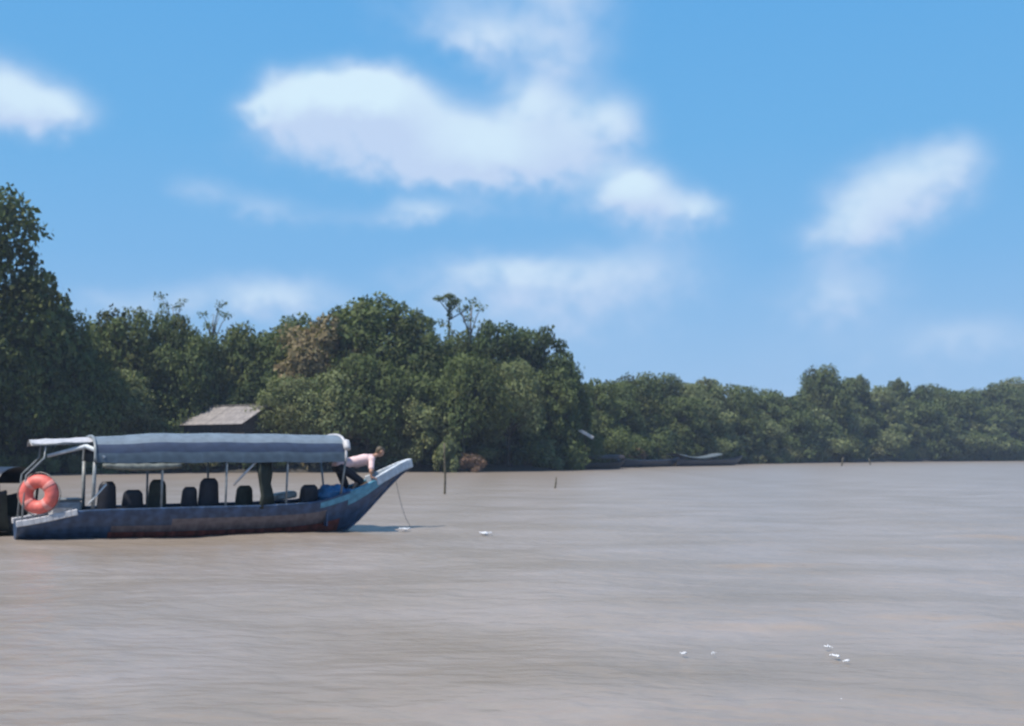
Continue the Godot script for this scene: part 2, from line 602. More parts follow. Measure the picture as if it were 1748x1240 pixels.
func tree_kind(seed_: int, w: float, h: float, base: float, lobes_n: int, leaves: int, leaf: float) -> Dictionary:
	var r := RandomNumberGenerator.new()
	r.seed = seed_
	var lobes := []
	var limbs := []
	for i in lobes_n:
		var up := (i + 0.5) / lobes_n
		var y := lerpf(base, h * 0.93, up)
		# dome: widest a third of the way up
		var half := w * 0.5 * sqrt(maxf(0.06, 1.0 - pow((up - 0.30) / 0.74, 2.0)))
		var a := i * 2.399 + r.randf_range(-0.5, 0.5)
		var rr := half * sqrt(r.randf_range(0.30, 0.95))
		var s := w * (r.randf_range(0.17, 0.25) if i % 3 == 0 else r.randf_range(0.09, 0.16)) * (1.1 - 0.3 * up)
		var c := Vector3(cos(a) * rr, y - s * 0.3, sin(a) * rr)
		lobes.append([c, Vector3(s * r.randf_range(0.9, 1.6), s * r.randf_range(0.55, 0.95), s * r.randf_range(0.9, 1.6))])
		limbs.append(c)
	var st := new_st()
	var lean := Vector3(r.randf_range(-0.6, 0.6), 0, r.randf_range(-0.6, 0.6))
	var tr := w * 0.032
	add_tube(st, [Vector3(0, -1.0, 0), Vector3(0, h * 0.15, 0) + lean * 0.2, Vector3(0, h * 0.42, 0) + lean * 0.6, Vector3(0, h * 0.68, 0) + lean, Vector3(0, h * 0.86, 0) + lean * 0.8], [tr * 1.35, tr, tr * 0.8, tr * 0.5, tr * 0.12], 8)
	for i in limbs.size():
		var c: Vector3 = limbs[i]
		var y0 := clampf(c.y * 0.62, h * 0.12, h * 0.62)
		var s := Vector3(0, y0, 0) + lean * y0 / h
		add_tube(st, [s, s.lerp(c, 0.5) + Vector3(0, h * 0.03, 0), c], [tr * 0.42, tr * 0.28, tr * 0.08], 5)
	st.index()
	st.generate_normals()
	return {"crown": crown_mesh(lobes, leaves, leaf, seed_), "trunk": st.commit(), "h": h, "w": w}

func make_kinds() -> void:
	kinds.append(tree_kind(101, 12.0, 17.0, 3.2, 40, 21000, 0.46))
	kinds.append(tree_kind(102, 10.0, 17.0, 3.6, 36, 19000, 0.42))
	kinds.append(tree_kind(103, 13.0, 15.0, 2.6, 40, 21000, 0.48))
	kinds.append(tree_kind(104, 9.0, 18.0, 3.0, 36, 18000, 0.42))
	kinds.append(tree_kind(105, 11.0, 13.0, 2.0, 36, 20000, 0.42))
	kinds.append(tree_kind(106, 8.0, 11.0, 1.2, 30, 16000, 0.36))
	kinds.append(tree_kind(107, 13.0, 13.0, 5.6, 34, 19000, 0.44))
	# a slender tree with open tiers of foliage
	var r := RandomNumberGenerator.new()
	r.seed = 300
	var lobes := [[Vector3(0, 19.3, 0), Vector3(1.3, 0.35, 1.3)], [Vector3(-1.5, 19.0, 0.3), Vector3(0.9, 0.3, 0.9)], [Vector3(1.5, 18.9, -0.3), Vector3(1.0, 0.25, 0.8)], [Vector3(0.2, 18.4, 0.2), Vector3(0.9, 0.5, 0.8)], [Vector3(0.1, 17.3, 0.0), Vector3(0.55, 0.7, 0.55)], [Vector3(2.9, 18.2, 0.2), Vector3(0.8, 0.2, 0.7)], [Vector3(0.0, 15.9, 0.0), Vector3(0.35, 0.8, 0.35)]]
	var st := new_st()
	add_tube(st, [Vector3(0, -1, 0), Vector3(0.3, 8, 0), Vector3(0.1, 15, 0), Vector3(0, 19.3, 0)], [0.28, 0.22, 0.15, 0.05], 8)
	for l in lobes.slice(1):
		var c: Vector3 = l[0]
		add_tube(st, [Vector3(0.1, c.y - 1.6, 0), c + Vector3(0, -0.3, 0), c], [0.09, 0.06, 0.02], 5)
	st.index()
	st.generate_normals()
	slim = {"crown": crown_mesh(lobes, 950, 0.32, 301, 0.1), "trunk": st.commit(), "h": 19.8, "w": 5.5}
	# a thin-crowned tree of fine twigs
	lobes = []
	st = new_st()
	add_tube(st, [Vector3(0, -1, 0), Vector3(-0.2, 7, 0), Vector3(0.2, 12, 0.2), Vector3(0.4, 15.5, 0)], [0.3, 0.22, 0.14, 0.04], 8)
	for i in 14:
		var a := i * 2.4
		var y := 10.5 + i * 0.38
		var c := Vector3(cos(a) * r.randf_range(1.2, 3.4), y + r.randf_range(0, 1.2), sin(a) * r.randf_range(1.2, 3.4))
		add_tube(st, [Vector3(0.1, y - 2.2, 0.1), Vector3(0.1, y - 1.2, 0.1).lerp(c, 0.6), c], [0.10, 0.06, 0.02], 5)
		lobes.append([c, Vector3(0.9, 0.4, 0.9)])
	st.index()
	st.generate_normals()
	sparse = {"crown": crown_mesh(lobes, 700, 0.30, 303, 0.2), "trunk": st.commit(), "h": 16.5, "w": 7.5}
	for i in 5:
		lobes = []
		st = new_st()
		for j in 9 + i:
			var a := j * 2.4 + i
			var rr := 1.25 * sqrt(r.randf_range(0.02, 1.0))
			var s := r.randf_range(0.45, 0.8)
			var c := Vector3(cos(a) * rr, r.randf_range(0.35, 2.2 - rr * 0.8), sin(a) * rr)
			lobes.append([c, Vector3(s, s * 0.85, s)])
			add_tube(st, [Vector3(cos(a) * 0.15, -0.5, sin(a) * 0.15), c * Vector3(0.5, 0.55, 0.5), c], [0.035, 0.028, 0.01], 5)
		st.index()
		st.generate_normals()
		bushes.append({"crown": crown_mesh(lobes, 4200, 0.24, 400 + i, 0.3), "trunk": st.commit(), "h": 2.7, "w": 3.4})

func plant(kind: Dictionary, called: String, label: String, category: String, group: String, mat: Material, bark: Material, at: Vector3, h: float, w: float, turn: float) -> Node3D:
	var o := thing(called, label, category, at, turn, group)
	var s := Vector3(w / kind.w, h / kind.h, w / kind.w)
	var t := put(kind.trunk, "trunk" if category == "tree" else "stems", bark, o)
	var c := put(kind.crown, "crown" if category == "tree" else "foliage", mat, o)
	t.scale = s
	c.scale = s
	return o

func tree_at(px: float, ytop: float, wpx: float, back: float, kind: Dictionary, label: String, group: String, mat: Material, turn := -1.0, bark: Material = null, called := "tree") -> Node3D:
	var d: float = lerp_table(bank_by_px, px) + back
	var top := on_depth(px, ytop, d)
	var gy := ground_y(top.x, top.z) - 0.1
	var at := Vector3(top.x, gy, top.z)
	return plant(kind, called, label, "tree", group, mat, M.bark if bark == null else bark, at, top.y - gy, wpx * d / F, rng.randf() * TAU if turn < 0 else turn)

func bush_at(px: float, ytop: float, wpx: float, back: float, label: String, group: String, mat: Material, called := "shrub") -> Node3D:
	var d: float = lerp_table(bank_by_px, px) + back
	var top := on_depth(px, ytop, d)
	var gy := maxf(ground_y(top.x, top.z), -0.05)
	return plant(bushes[rng.randi() % bushes.size()], called, label, "shrub", group, mat, M.bark, Vector3(top.x, gy - 0.05, top.z), maxf(0.6, top.y - gy), wpx * d / F, rng.randf() * TAU)

func beside(px: float) -> String:
	# the thing one can find next to that stretch of bank
	for k in [[60, "behind the roofed boat's stern"], [180, "just past the tallest tree"], [320, "by the flat-topped tree"], [480, "around the tin-roofed house"], [600, "by the brownish tree"], [720, "by the big domed tree"], [790, "behind the tall bamboo pole"], [880, "by the tufted dark tree"], [1000, "where the high wood ends"], [1060, "behind the brown moored boat"], [1150, "behind the blue moored boat"], [1300, "behind the boat with the pale awning"], [1425, "by the domed tree of the far wood"], [1510, "behind the stout stakes"]]:
		if px < k[0]: return k[1]
	return "past the slim tree"

func build_plants() -> void:
	rng.seed = 2024
	var K := kinds
	# trees one can point to
	tree_at(-48, 312, 262, 4, K[0], "tallest tree on the bank, towering over the stern of the roofed boat", "", M.leaf_mid)
	tree_at(62, 440, 120, 6, K[1], "dark tree leaning out from beside the tallest tree on the bank", "", M.leaf_dark)
	tree_at(100, 505, 120, 3, K[5], "green tree stepping down from the tallest tree toward the flat-topped one", "", M.leaf_mid)
	tree_at(215, 520, 150, 8, K[2], "flat-topped broad green tree behind and beside the tin-roofed house", "", M.leaf_mid)
	tree_at(295, 524, 120, 9, K[4], "rounded green tree touching the flat-topped tree above the tin-roofed house", "", M.leaf_mid)
	tree_at(553, 533, 160, 5.0, K[5], "tree with dry brownish foliage between the tin-roofed house and the big domed tree", "", M.leaf_brown)
	tree_at(650, 500, 205, 8, K[0], "big domed dark green tree behind the bow of the roofed boat", "", M.leaf_mid)
	tree_at(766, 500, 62, 20, slim, "slender open-crowned tree standing alone above the gap in the wood", "", M.leaf_mid, 0.4)
	tree_at(800, 508, 110, 22, sparse, "thin twiggy tree next to the slender open-crowned tree", "", M.leaf_mid, 1.0, M.bark_pale)
	tree_at(845, 536, 110, 8, K[1], "dark tree with a tufted top beside the slender open-crowned tree", "", M.leaf_dark)
	tree_at(925, 553, 120, 6, K[4], "rounded dark tree at the corner where the high wood ends", "", M.leaf_dark)
	tree_at(1402, 621, 95, 8, K[2], "domed tree rising above the low far wood", "", M.leaf_mid)
	tree_at(1462, 634, 50, 9, K[3], "narrow pointed tree beside the domed tree of the far wood", "", M.leaf_mid)
	tree_at(1528, 640, 40, 12, K[3], "slim tree sticking out of the far wood", "", M.leaf_mid, 2.0)
	tree_at(300, 505, 90, 26, sparse, "thin bare-twigged tree showing over the flat-topped tree", "", M.leaf_mid, 3.0, M.bark_pale)
	tree_at(365, 522, 95, 24, sparse, "thin tree with wispy crown over the low trees by the tin-roofed house", "", M.leaf_mid, 5.0, M.bark_pale)
	# the rest of the near wood: upper rank
	var g := "trees of the high wood behind the boat"
	var lab := "tall leafy tree of the high wood "
	for t in [[155, 562, 90, 6, 5, "mid"], [345, 562, 105, 9, 4, "mid"], [408, 549, 115, 10, 2, "mid"], [470, 556, 100, 10, 1, "mid"], [510, 560, 80, 12, 5, "olive"], [600, 512, 130, 12, 1, "mid"], [712, 520, 90, 9, 3, "mid"], [745, 560, 90, 7, 5, "mid"], [800, 560, 90, 11, 4, "mid"], [880, 552, 90, 10, 5, "mid"], [965, 596, 66, 4, 5, "mid"], [700, 585, 150, 4, 4, "mid"]]:
		tree_at(t[0], t[1], t[2], t[3], K[t[4]], {"light": "pale green ", "mid": "mid green ", "dark": "dark green ", "olive": "yellowish "}[t[5]] + lab + beside(t[0]), g, M["leaf_" + t[5]])
	# lower rank hanging over the water
	lab = "lower waterside tree "
	g = "lower trees at the edge of the high wood"
	for t in [[30, 590, 160, 1, 6, "mid"], [-90, 520, 210, 2, 6, "mid"], [130, 600, 140, 1, 6, "mid"], [200, 620, 130, 4, 4, "light"], [265, 612, 120, 9, 5, "mid"], [330, 600, 140, 12, 4, "olive"], [400, 612, 130, 12, 5, "light"], [455, 610, 120, 9, 4, "dark"], [500, 640, 120, 1, 6, "light"], [565, 632, 140, 0.5, 6, "light"], [628, 600, 125, 1, 6, "mid"], [716, 628, 105, 1.5, 5, "light"], [792, 602, 120, 0.5, 6, "mid"], [868, 612, 110, 1, 6, "light"], [940, 622, 100, 1, 5, "mid"], [985, 640, 60, 2, 5, "mid"]]:
		tree_at(t[0], t[1], t[2], t[3], K[t[4]], {"light": "pale green ", "mid": "mid green ", "dark": "dark green ", "olive": "yellowish "}[t[5]] + lab + beside(t[0]), g, M["leaf_" + t[5]])
	# shaded depth of the wood
	lab = "half-hidden tree deep in the high wood "
	g = "hidden trees deep in the high wood"
	for i in 17:
		var px := -140.0 + i * 66.0
		tree_at(px, [500.0, 540.0, 575.0, 590.0, 560.0, 555.0, 570.0, 580.0, 590.0, 560.0, 535.0, 540.0, 590.0, 600.0, 580.0, 600.0, 655.0][i], 150, 16.0 + (i % 3) * 5.0, K[i % 5], lab + beside(px), g, M.leaf_mid)
	# the far wood along the right-hand reach
	lab = "green skyline tree of the far wood "
	g = "trees of the far wood"
	for t in [[1018, 641, 60, 8, 5], [1048, 645, 60, 14, 4], [1090, 634, 74, 10, 2], [1128, 637, 60, 16, 0], [1165, 648, 60, 9, 4], [1205, 643, 72, 12, 2], [1250, 652, 64, 10, 4], [1290, 664, 60, 14, 5], [1330, 671, 60, 9, 4], [1366, 666, 50, 14, 5], [1436, 642, 60, 16, 4], [1495, 654, 60, 8, 5], [1550, 651, 66, 10, 4], [1592, 654, 66, 14, 2], [1634, 663, 60, 8, 5], [1672, 660, 60, 14, 4], [1706, 651, 66, 9, 2], [1745, 644, 66, 12, 0], [1790, 640, 80, 10, 1], [1850, 650, 90, 12, 2], [1920, 655, 90, 10, 4]]:
		tree_at(t[0], t[1], t[2] * 1.45, t[3], K[t[4]], lab + beside(t[0]), g, [M.leaf_mid, M.leaf_light][t[0] % 2])
	lab = "low green front tree of the far wood "
	g = "front trees of the far wood"
	for i in 26:
		var px := 1010.0 + i * 34.0 + rng.randf_range(-9, 9)
		tree_at(px, 682.0 + rng.randf_range(-12, 22), rng.randf_range(70, 120), 8.5 + rng.randf_range(0, 4), K[4 + i % 2], lab + beside(px), g, [M.leaf_light, M.leaf_mid, M.leaf_light][i % 3])
	lab = "half-hidden tree deep in the far wood "
	g = "hidden trees deep in the far wood"
	for i in 16:
		tree_at(1030.0 + i * 55.0, 668.0 + rng.randf_range(-6, 8), 100, 22.0, K[i % 5], lab + beside(1030.0 + i * 55.0), g, M.leaf_mid)
	# undergrowth
	lab = "leafy shrub on the bank "
	g = "shrubs under the high wood"
	for i in 40:
		var px := -60.0 + i * 26.5 + rng.randf_range(-8, 8)
		if px > 985: break
		bush_at(px, rng.randf_range(735, 775), rng.randf_range(50, 84), rng.randf_range(2.0, 5.5) if px > 470 and px < 880 else rng.randf_range(-0.6, 1.6), lab + beside(px), g, [M.leaf_mid, M.leaf_light, M.leaf_mid, M.leaf_olive][i % 4])
	lab = "tall shrub deeper in the wood "
	g = "tall shrubs deeper in the wood"
	for i in 24:
		bush_at(-60.0 + i * 45.0, rng.randf_range(690, 730), 100, 7.0 + (i % 3) * 3.0, lab + beside(-60.0 + i * 45.0), g, M.leaf_mid)
	lab = "low shrub at the water's edge "
	g = "shrubs below the far wood"
	for i in 34:
		bush_at(1000.0 + i * 24.0 + rng.randf_range(-6, 6), rng.randf_range(742, 768), rng.randf_range(36, 70), rng.randf_range(-1.5, 2.5), lab + beside(1000.0 + i * 24.0), g, [M.leaf_mid, M.leaf_mid, M.leaf_olive][i % 3])
	bush_at(803, 768, 50, -3.2, "dry reddish brown shrub at the water's edge under the high wood", "", M.leaf_dry, "dry_shrub")
	bush_at(762, 722, 44, -3.4, "bright green young shrub on the bank behind the tall mooring pole", "", M.leaf_light)
	bush_at(930, 745, 60, -2.0, "pale leafy shrub beside the brown moored boat", "", M.leaf_light)
	bush_at(965, 742, 60, -1.2, "yellowish leafy shrub between the pale shrub and the brown moored boat", "", M.leaf_olive)
	bush_at(1085, 735, 60, 0.0, "dry reddish shrub above the blue moored boat", "", M.leaf_dry, "dry_shrub")
	# reeds on the far shore
	var st := new_st()
	st.set_smooth_group(-1)
	var r := RandomNumberGenerator.new()
	r.seed = 8
	for k in 15000:
		var px := r.randf_range(1285.0, 1990.0)
		var d: float = lerp_table(bank_by_px, px) + r.randf_range(-2.2, 1.4)
		var p := on_depth(px, HORIZON, d)
		p.y = maxf(ground_y(p.x, p.z), -0.1)
		var hgt := r.randf_range(1.2, 2.9)
		var tip := p + Vector3(r.randfn() * 0.9, hgt, r.randfn() * 0.9)
		var side := Vector3(cos(r.randf() * TAU), 0, sin(r.randf() * TAU)) * 0.07
		var g2 := r.randf_range(0.7, 1.25)
		st.set_color(Color(g2 * r.randf_range(0.95, 1.2), g2, g2 * 0.9))
		var mid := p.lerp(tip, 0.55) + Vector3(0, hgt * 0.08, 0)
		for v in [p - side, mid + side, p + side, p - side, mid - side, mid + side, mid - side, tip, mid + side]:
			st.add_vertex(v)
	st.generate_normals()
	var reeds := put(st.commit(), "riverside_reeds", M.reed)
	tag(reeds, "belt of green reeds along the far shore", "reeds")
	reeds.set_meta("kind", "stuff")

# ---------------------------------------------------------------- the roofed boat
var sheer := [[-4.2, 0.36], [-3.6, 0.47], [-3.0, 0.62], [-1.0, 0.635], [1.0, 0.64], [2.2, 0.68], [3.0, 0.88], [3.8, 1.15], [4.4, 1.43], [4.85, 1.64]]
var beam := [[-4.2, 0.60], [-3.0, 0.82], [-1.5, 0.92], [1.0, 0.92], [2.2, 0.80], [3.0, 0.60], [3.8, 0.36], [4.4, 0.18], [4.85, 0.06]]
var keel := [[-4.2, 0.0], [-3.5, -0.15], [-1.0, -0.25], [1.5, -0.25], [2.8, -0.15], [3.3, 0.05], [3.75, 0.48], [4.3, 1.05], [4.85, 1.56]]

func hull_pt(x: float, v: float, side: float, out := 0.0) -> Vector3:
	var yg := smooth_table(sheer, x)
	var b := smooth_table(beam, x)
	var yk := minf(smooth_table(keel, x), yg - 0.08)
	var y := lerpf(yk, yg, v)
	var z := b * pow(maxf(sin(minf(v, 1.0) * PI * 0.5), 0.0), 0.62) * (0.86 + 0.14 * v)
	return Vector3(x, y, side * (z + out))

func hull_band(v0: float, v1: float, x0: float, x1: float, out: float, steps := 48, rows := 5) -> SurfaceTool:
	# strip of shell between two heights on both sides of the hull
	var st := new_st()
	st.set_smooth_group(0)
	for side in [-1.0, 1.0]:
		for i in steps:
			var xa := lerpf(x0, x1, float(i) / steps)
			var xb := lerpf(x0, x1, float(i + 1) / steps)
			for j in rows:
				var va := lerpf(v0, v1, float(j) / rows)
				var vb := lerpf(v0, v1, float(j + 1) / rows)
				var a := hull_pt(xa, va, side, out)
				var b := hull_pt(xb, va, side, out)
				var c := hull_pt(xb, vb, side, out)
				var d := hull_pt(xa, vb, side, out)
				if side > 0: quad(st, a, d, c, b)
				else: quad(st, a, b, c, d)
	return st

func edge_rail(side: float, x0: float, x1: float, h: float, w: float, dy: float, steps := 26) -> SurfaceTool:
	var st := new_st()
	for i in steps:
		var a := hull_pt(lerpf(x0, x1, float(i) / steps), 1.0, side) + Vector3(0, dy, 0)
		var b := hull_pt(lerpf(x0, x1, (i + 1.04) / steps), 1.0, side) + Vector3(0, dy, 0)
		add_bar(st, a, b, h, w)
	return st

func arch(x: float, a: float, grow := 0.0) -> Vector3:
	# canopy section; a runs from 0 (edge toward the near side) to PI
	var hoops := 5.4 / 4.0
	var sag := 0.012 * pow(sin((x + 2.75) / hoops * PI), 2.0)
	var ridge := 2.33 - 0.030 * pow((x - 0.3) / 2.6, 2.0) + (-0.06 * smoothstep(-1.2, -2.8, x))
	var low := 1.655 + 0.010 * cos((x + 2.75) / hoops * TAU)
	var s := sin(a)
	var c := cos(a)
	var z := (0.98 + grow) * signf(c) * pow(absf(c), 0.62)
	return Vector3(x, lerpf(low, ridge - sag, pow(s, 0.72)) + grow * s, z)

func canopy_band(a0: float, a1: float, x0: float, x1: float, rows: int, steps := 44) -> SurfaceTool:
	var st := new_st()
	st.set_smooth_group(0)
	for i in steps:
		var xa := lerpf(x0, x1, float(i) / steps)
		var xb := lerpf(x0, x1, float(i + 1) / steps)
		for j in rows:
			var p := lerpf(a0, a1, float(j) / rows)
			var q := lerpf(a0, a1, float(j + 1) / rows)
			var n1 := ripple_noise.get_noise_2d(xa * 60.0, p * 40.0) * 0.007
			var n2 := ripple_noise.get_noise_2d(xb * 60.0, p * 40.0) * 0.007
			var n3 := ripple_noise.get_noise_2d(xb * 60.0, q * 40.0) * 0.007
			var n4 := ripple_noise.get_noise_2d(xa * 60.0, q * 40.0) * 0.007
			quad(st, arch(xa, p, n1), arch(xa, q, n4), arch(xb, q, n3), arch(xb, p, n2))
	return st

func make_seat(parent: Node3D, x: float, z: float, top: float, w: float, mat: Material) -> void:
	# seat with its back turned to the near rail
	var st := new_st()
	var floor_y := 0.2
	var n := 10
	st.set_smooth_group(0)
	# backrest: rounded slab, narrower towards its top
	var front := []
	var back := []
	for i in n + 1:
		var t := float(i) / n
		var y := lerpf(0.58, top, t)
		var half := w * 0.5 * lerpf(1.06, 0.84, t)
		if t > 0.8: half *= sqrt(maxf(0.35, 1.0 - pow((t - 0.8) / 0.24, 2.0)))
		front.append([Vector3(x - half, y, z - 0.05 + 0.07 * t), Vector3(x + half, y, z - 0.05 + 0.07 * t)])
		back.append([Vector3(x - half * 0.96, y, z + 0.05 + 0.07 * t), Vector3(x + half * 0.96, y, z + 0.05 + 0.07 * t)])
	for i in n:
		quad(st, front[i][0], front[i][1], front[i + 1][1], front[i + 1][0])
		quad(st, back[i][0], back[i + 1][0], back[i + 1][1], back[i][1])
		quad(st, front[i][0], front[i + 1][0], back[i + 1][0], back[i][0])
		quad(st, front[i][1], back[i][1], back[i + 1][1], front[i + 1][1])
	quad(st, front[n][0], front[n][1], back[n][1], back[n][0])
	var seat := done(st, "seat", mat, parent)
	st = new_st()
	add_box(st, Vector3(w, 0.1, 0.44), Transform3D(Basis(), Vector3(x, 0.55, z - 0.27)), 0.03)
	done(st, "cushion", mat, seat)
	st = new_st()
	for sx in [-1.0, 1.0]:
		add_bar(st, Vector3(x + sx * w * 0.42, floor_y, z - 0.1), Vector3(x + sx * w * 0.42, 0.52, z - 0.1), 0.05, 0.05)
		add_bar(st, Vector3(x + sx * w * 0.42, floor_y, z - 0.42), Vector3(x + sx * w * 0.42, 0.52, z - 0.42), 0.05, 0.05)
	done(st, "seat_base", M.metal, seat)

const BOAT_AT := Vector3(-6.9, 0, -25.6)
const BOAT_TURN := 28.0

func build_boat() -> Node3D:
	var b := thing("river_boat", "long blue wooden passenger boat with arched blue canvas roof", "boat", BOAT_AT, deg_to_rad(BOAT_TURN))
	# shell
	var hull := done(hull_band(0.0, 0.44, -4.2, 4.85, 0.0), "hull", M.navy, b)
	done(hull_band(0.0, 0.43, -2.4, 2.9, 0.006), "bottom_paint", M.bottom, hull)
	for r in [[0.44, 0.60, 0.008, -2.35], [0.60, 0.76, 0.016, -1.1]]:
		done(hull_band(r[0], r[1], -4.2, r[3], r[2], 14, 3), "plank", M.navy, hull)
		done(hull_band(r[0], r[1], r[3], 2.5, r[2], 24, 3), "plank", M.topside, hull)
		done(hull_band(r[0], r[1], 2.5, 4.85, r[2], 20, 3), "plank", M.navy, hull)
	done(hull_band(0.76, 1.0, -4.2, 4.85, 0.024, 48, 3), "plank", M.navy, hull)
	done(hull_band(0.06, 0.98, -4.17, 4.5, -0.04), "lining", M.timber, hull)
	# bow panels painted light blue
	var st: SurfaceTool
	for r in [[0.70, 0.84, 3.05], [0.845, 0.99, 2.3]]:
		st = hull_band(r[0], r[1], r[2], 4.6, 0.032, 20, 3)
		done(st, "bow_panel", M.sky_blue, b)
	# transom
	st = new_st()
	st.set_smooth_group(-1)
	for i in 8:
		var v0 := i / 8.0
		var v1 := (i + 1) / 8.0
		quad(st, hull_pt(-4.2, v0, 1), hull_pt(-4.2, v0, -1), hull_pt(-4.2, v1, -1), hull_pt(-4.2, v1, 1))
	done(st, "transom", M.navy, b)
	# stem post
	st = new_st()
	var stem := []
	for i in 16:
		var x := lerpf(3.0, 4.86, i / 15.0)
		stem.append(Vector3(x + 0.02, minf(smooth_table(keel, x), smooth_table(sheer, x) - 0.08), 0))
	add_tube(st, stem, [0.045], 8)
	done(st, "stem", M.navy, b)
	# rails
	for s in [-1.0, 1.0]:
		done(edge_rail(s, -3.05, 3.1, 0.055, 0.075, 0.02), "gunwale", M.navy, b)
		done(edge_rail(s, 3.1, 4.3, 0.06, 0.075, 0.02), "gunwale", M.sky_blue, b)
		done(edge_rail(s, -4.22, -3.05, 0.13, 0.17, 0.02, 10), "stern_rail", M.white, b)
	# raised pale prow
	st = new_st()
	for s in [-1.0, 1.0]:
		for i in 10:
			var xa := lerpf(3.85, 4.9, i / 10.0)
			var xb := lerpf(3.85, 4.9, (i + 1.05) / 10.0)
			add_bar(st, hull_pt(xa, 1.0, s) + Vector3(0, 0.0, 0), hull_pt(xb, 1.0, s) + Vector3(0, 0.0, 0), 0.22, 0.10)
	add_box(st, Vector3(0.62, 0.05, 0.22), Transform3D(Basis(Vector3.BACK, 0.44), Vector3(4.55, 1.50, 0)))
	done(st, "prow", M.pale_blue, b)
	# decks
	st = new_st()
	st.set_smooth_group(-1)
	for i in 24:
		var xa := lerpf(-4.15, 2.5, i / 24.0)
		var xb := lerpf(-4.15, 2.5, (i + 1) / 24.0)
		var za := hull_pt(xa, 0.55, 1, -0.05).z
		var zb := hull_pt(xb, 0.55, 1, -0.05).z
		var ya := minf(0.2, smooth_table(sheer, xa) - 0.12)
		var yb := minf(0.2, smooth_table(sheer, xb) - 0.12)
		quad(st, Vector3(xa, ya, za), Vector3(xa, ya, -za), Vector3(xb, yb, -zb), Vector3(xb, yb, zb))
	done(st, "floor", M.timber, b)
	for i in 7:
		st = new_st()
		var xa := 2.5 + i * 0.26
		var xb := xa + 0.25
		var ya := smooth_table(sheer, xa) - 0.13
		var yb := smooth_table(sheer, xb) - 0.13
		var za := smooth_table(beam, xb) - 0.03
		add_bar(st, Vector3(xa, ya, 0), Vector3(xb, yb, 0), 0.03, za * 2.0)
		done(st, "foredeck_board", M.sky_blue, b)
	st = new_st()
	add_box(st, Vector3(0.04, 0.52, 1.36), Transform3D(Basis(), Vector3(2.5, 0.40, 0)))
	done(st, "bulkhead", M.navy, b)
	# canvas roof with its dyed stripes
	var x0 := -2.75
	var x1 := 2.85
	var roof := done(canopy_band(0.62, PI - 0.62, x0, x1, 12), "canopy", M.canvas_top, b)
	for s in [0, 1]:
		var e0 := 0.62
		var e1 := 0.235
		var e2 := 0.0
		if s == 0:
			done(canopy_band(e1, e0, x0, x1, 6), "stripe", M.canvas_navy, roof)
			done(canopy_band(e2, e1, x0, x1, 6), "stripe", M.canvas_mid, roof)
		else:
			done(canopy_band(PI - e0, PI - e1, x0, x1, 6), "stripe", M.canvas_navy, roof)
			done(canopy_band(PI - e1, PI - e2, x0, x1, 6), "stripe", M.canvas_mid, roof)
	for e in [[x0, M.metal], [x1, M.white]]:
		st = new_st()
		var pts := []
		for i in 33: pts.append(arch(e[0], PI * i / 32.0, 0.006))
		add_tube(st, pts, [0.034], 6)
		done(st, "canopy_edge", e[1], roof)
	# bright rolled end flap over the bow end
	st = new_st()
	var flap := []
	for i in 9: flap.append(arch(x1 + 0.03, lerpf(0.30, 0.75, i / 8.0), 0.02))
	add_tube(st, flap, [0.05, 0.085, 0.09, 0.09, 0.09, 0.09, 0.09, 0.08, 0.05], 8)
	done(st, "end_flap", M.white, roof)
	# hoops and posts
	for i in 5:
		var x := -2.75 + 1.4 * i
		st = new_st()
		var pts := []
		for k in 17: pts.append(arch(x, PI * k / 16.0, -0.04))
		add_tube(st, pts, [0.018], 6)
		done(st, "hoop", M.metal, b)
		for s in [-1.0, 1.0]:
			st = new_st()
			var foot := hull_pt(x, 1.0, s, -0.03)
			var head := Vector3(x, 1.68, s * 0.93)
			add_tube(st, [foot, head], [0.026 if i > 0 else 0.04], 8)
			done(st, "post", M.metal, b)
	# flat awning over the stern
	st = new_st()
	st.set_smooth_group(0)
	for i in 8:
		var xa := lerpf(-3.98, -2.72, i / 8.0)
		var xb := lerpf(-3.98, -2.72, (i + 1) / 8.0)
		for j in 8:
			var f := func(x: float, t: float, dy: float) -> Vector3:
				var za := lerpf(-0.62, 0.62, t)
				return Vector3(x, 2.13 + 0.05 * (x + 3.98) - 0.10 * pow(absf(za) / 0.62, 2.0) + dy + 0.02 * sin(x * 9.0) * sin(t * 7.0), za)
			var ta := j / 8.0
			var tb := (j + 1) / 8.0
			quad(st, f.call(xa, ta, 0.02), f.call(xb, ta, 0.02), f.call(xb, tb, 0.02), f.call(xa, tb, 0.02))
			quad(st, f.call(xa, ta, -0.02), f.call(xa, tb, -0.02), f.call(xb, tb, -0.02), f.call(xb, ta, -0.02))
	done(st, "stern_awning", M.white, b)
	st = new_st()
	add_tube(st, [Vector3(-3.95, 2.03, 0.60), Vector3(-2.75, 2.09, 0.60)], [0.025], 6)
	add_tube(st, [Vector3(-3.95, 2.03, -0.60), Vector3(-2.75, 2.09, -0.60)], [0.025], 6)
	add_tube(st, [Vector3(-3.95, 2.05, 0.60), Vector3(-3.95, 2.12, 0.0), Vector3(-3.95, 2.05, -0.60)], [0.025], 6)
	done(st, "awning_frame", M.metal, b)
	for s in [-1.0, 1.0]:
		st = new_st()
		add_tube(st, [Vector3(-3.7, 2.05, s * 0.58), Vector3(-3.72, 1.76, s * 0.6), Vector3(-4.06, 1.40, s * 0.6), Vector3(-4.12, 0.42, s * 0.6)], [0.022], 8)
		done(st, "stern_post", M.metal, b)
	st = new_st()
	add_tube(st, [Vector3(-3.66, 1.80, 0.5), Vector3(-3.2, 1.93, 0.55), Vector3(-2.9, 2.01, 0.6), Vector3(-2.72, 1.92, 0.85), Vector3(-2.56, 1.76, 0.97)], [0.035, 0.045, 0.055, 0.05, 0.035], 8)
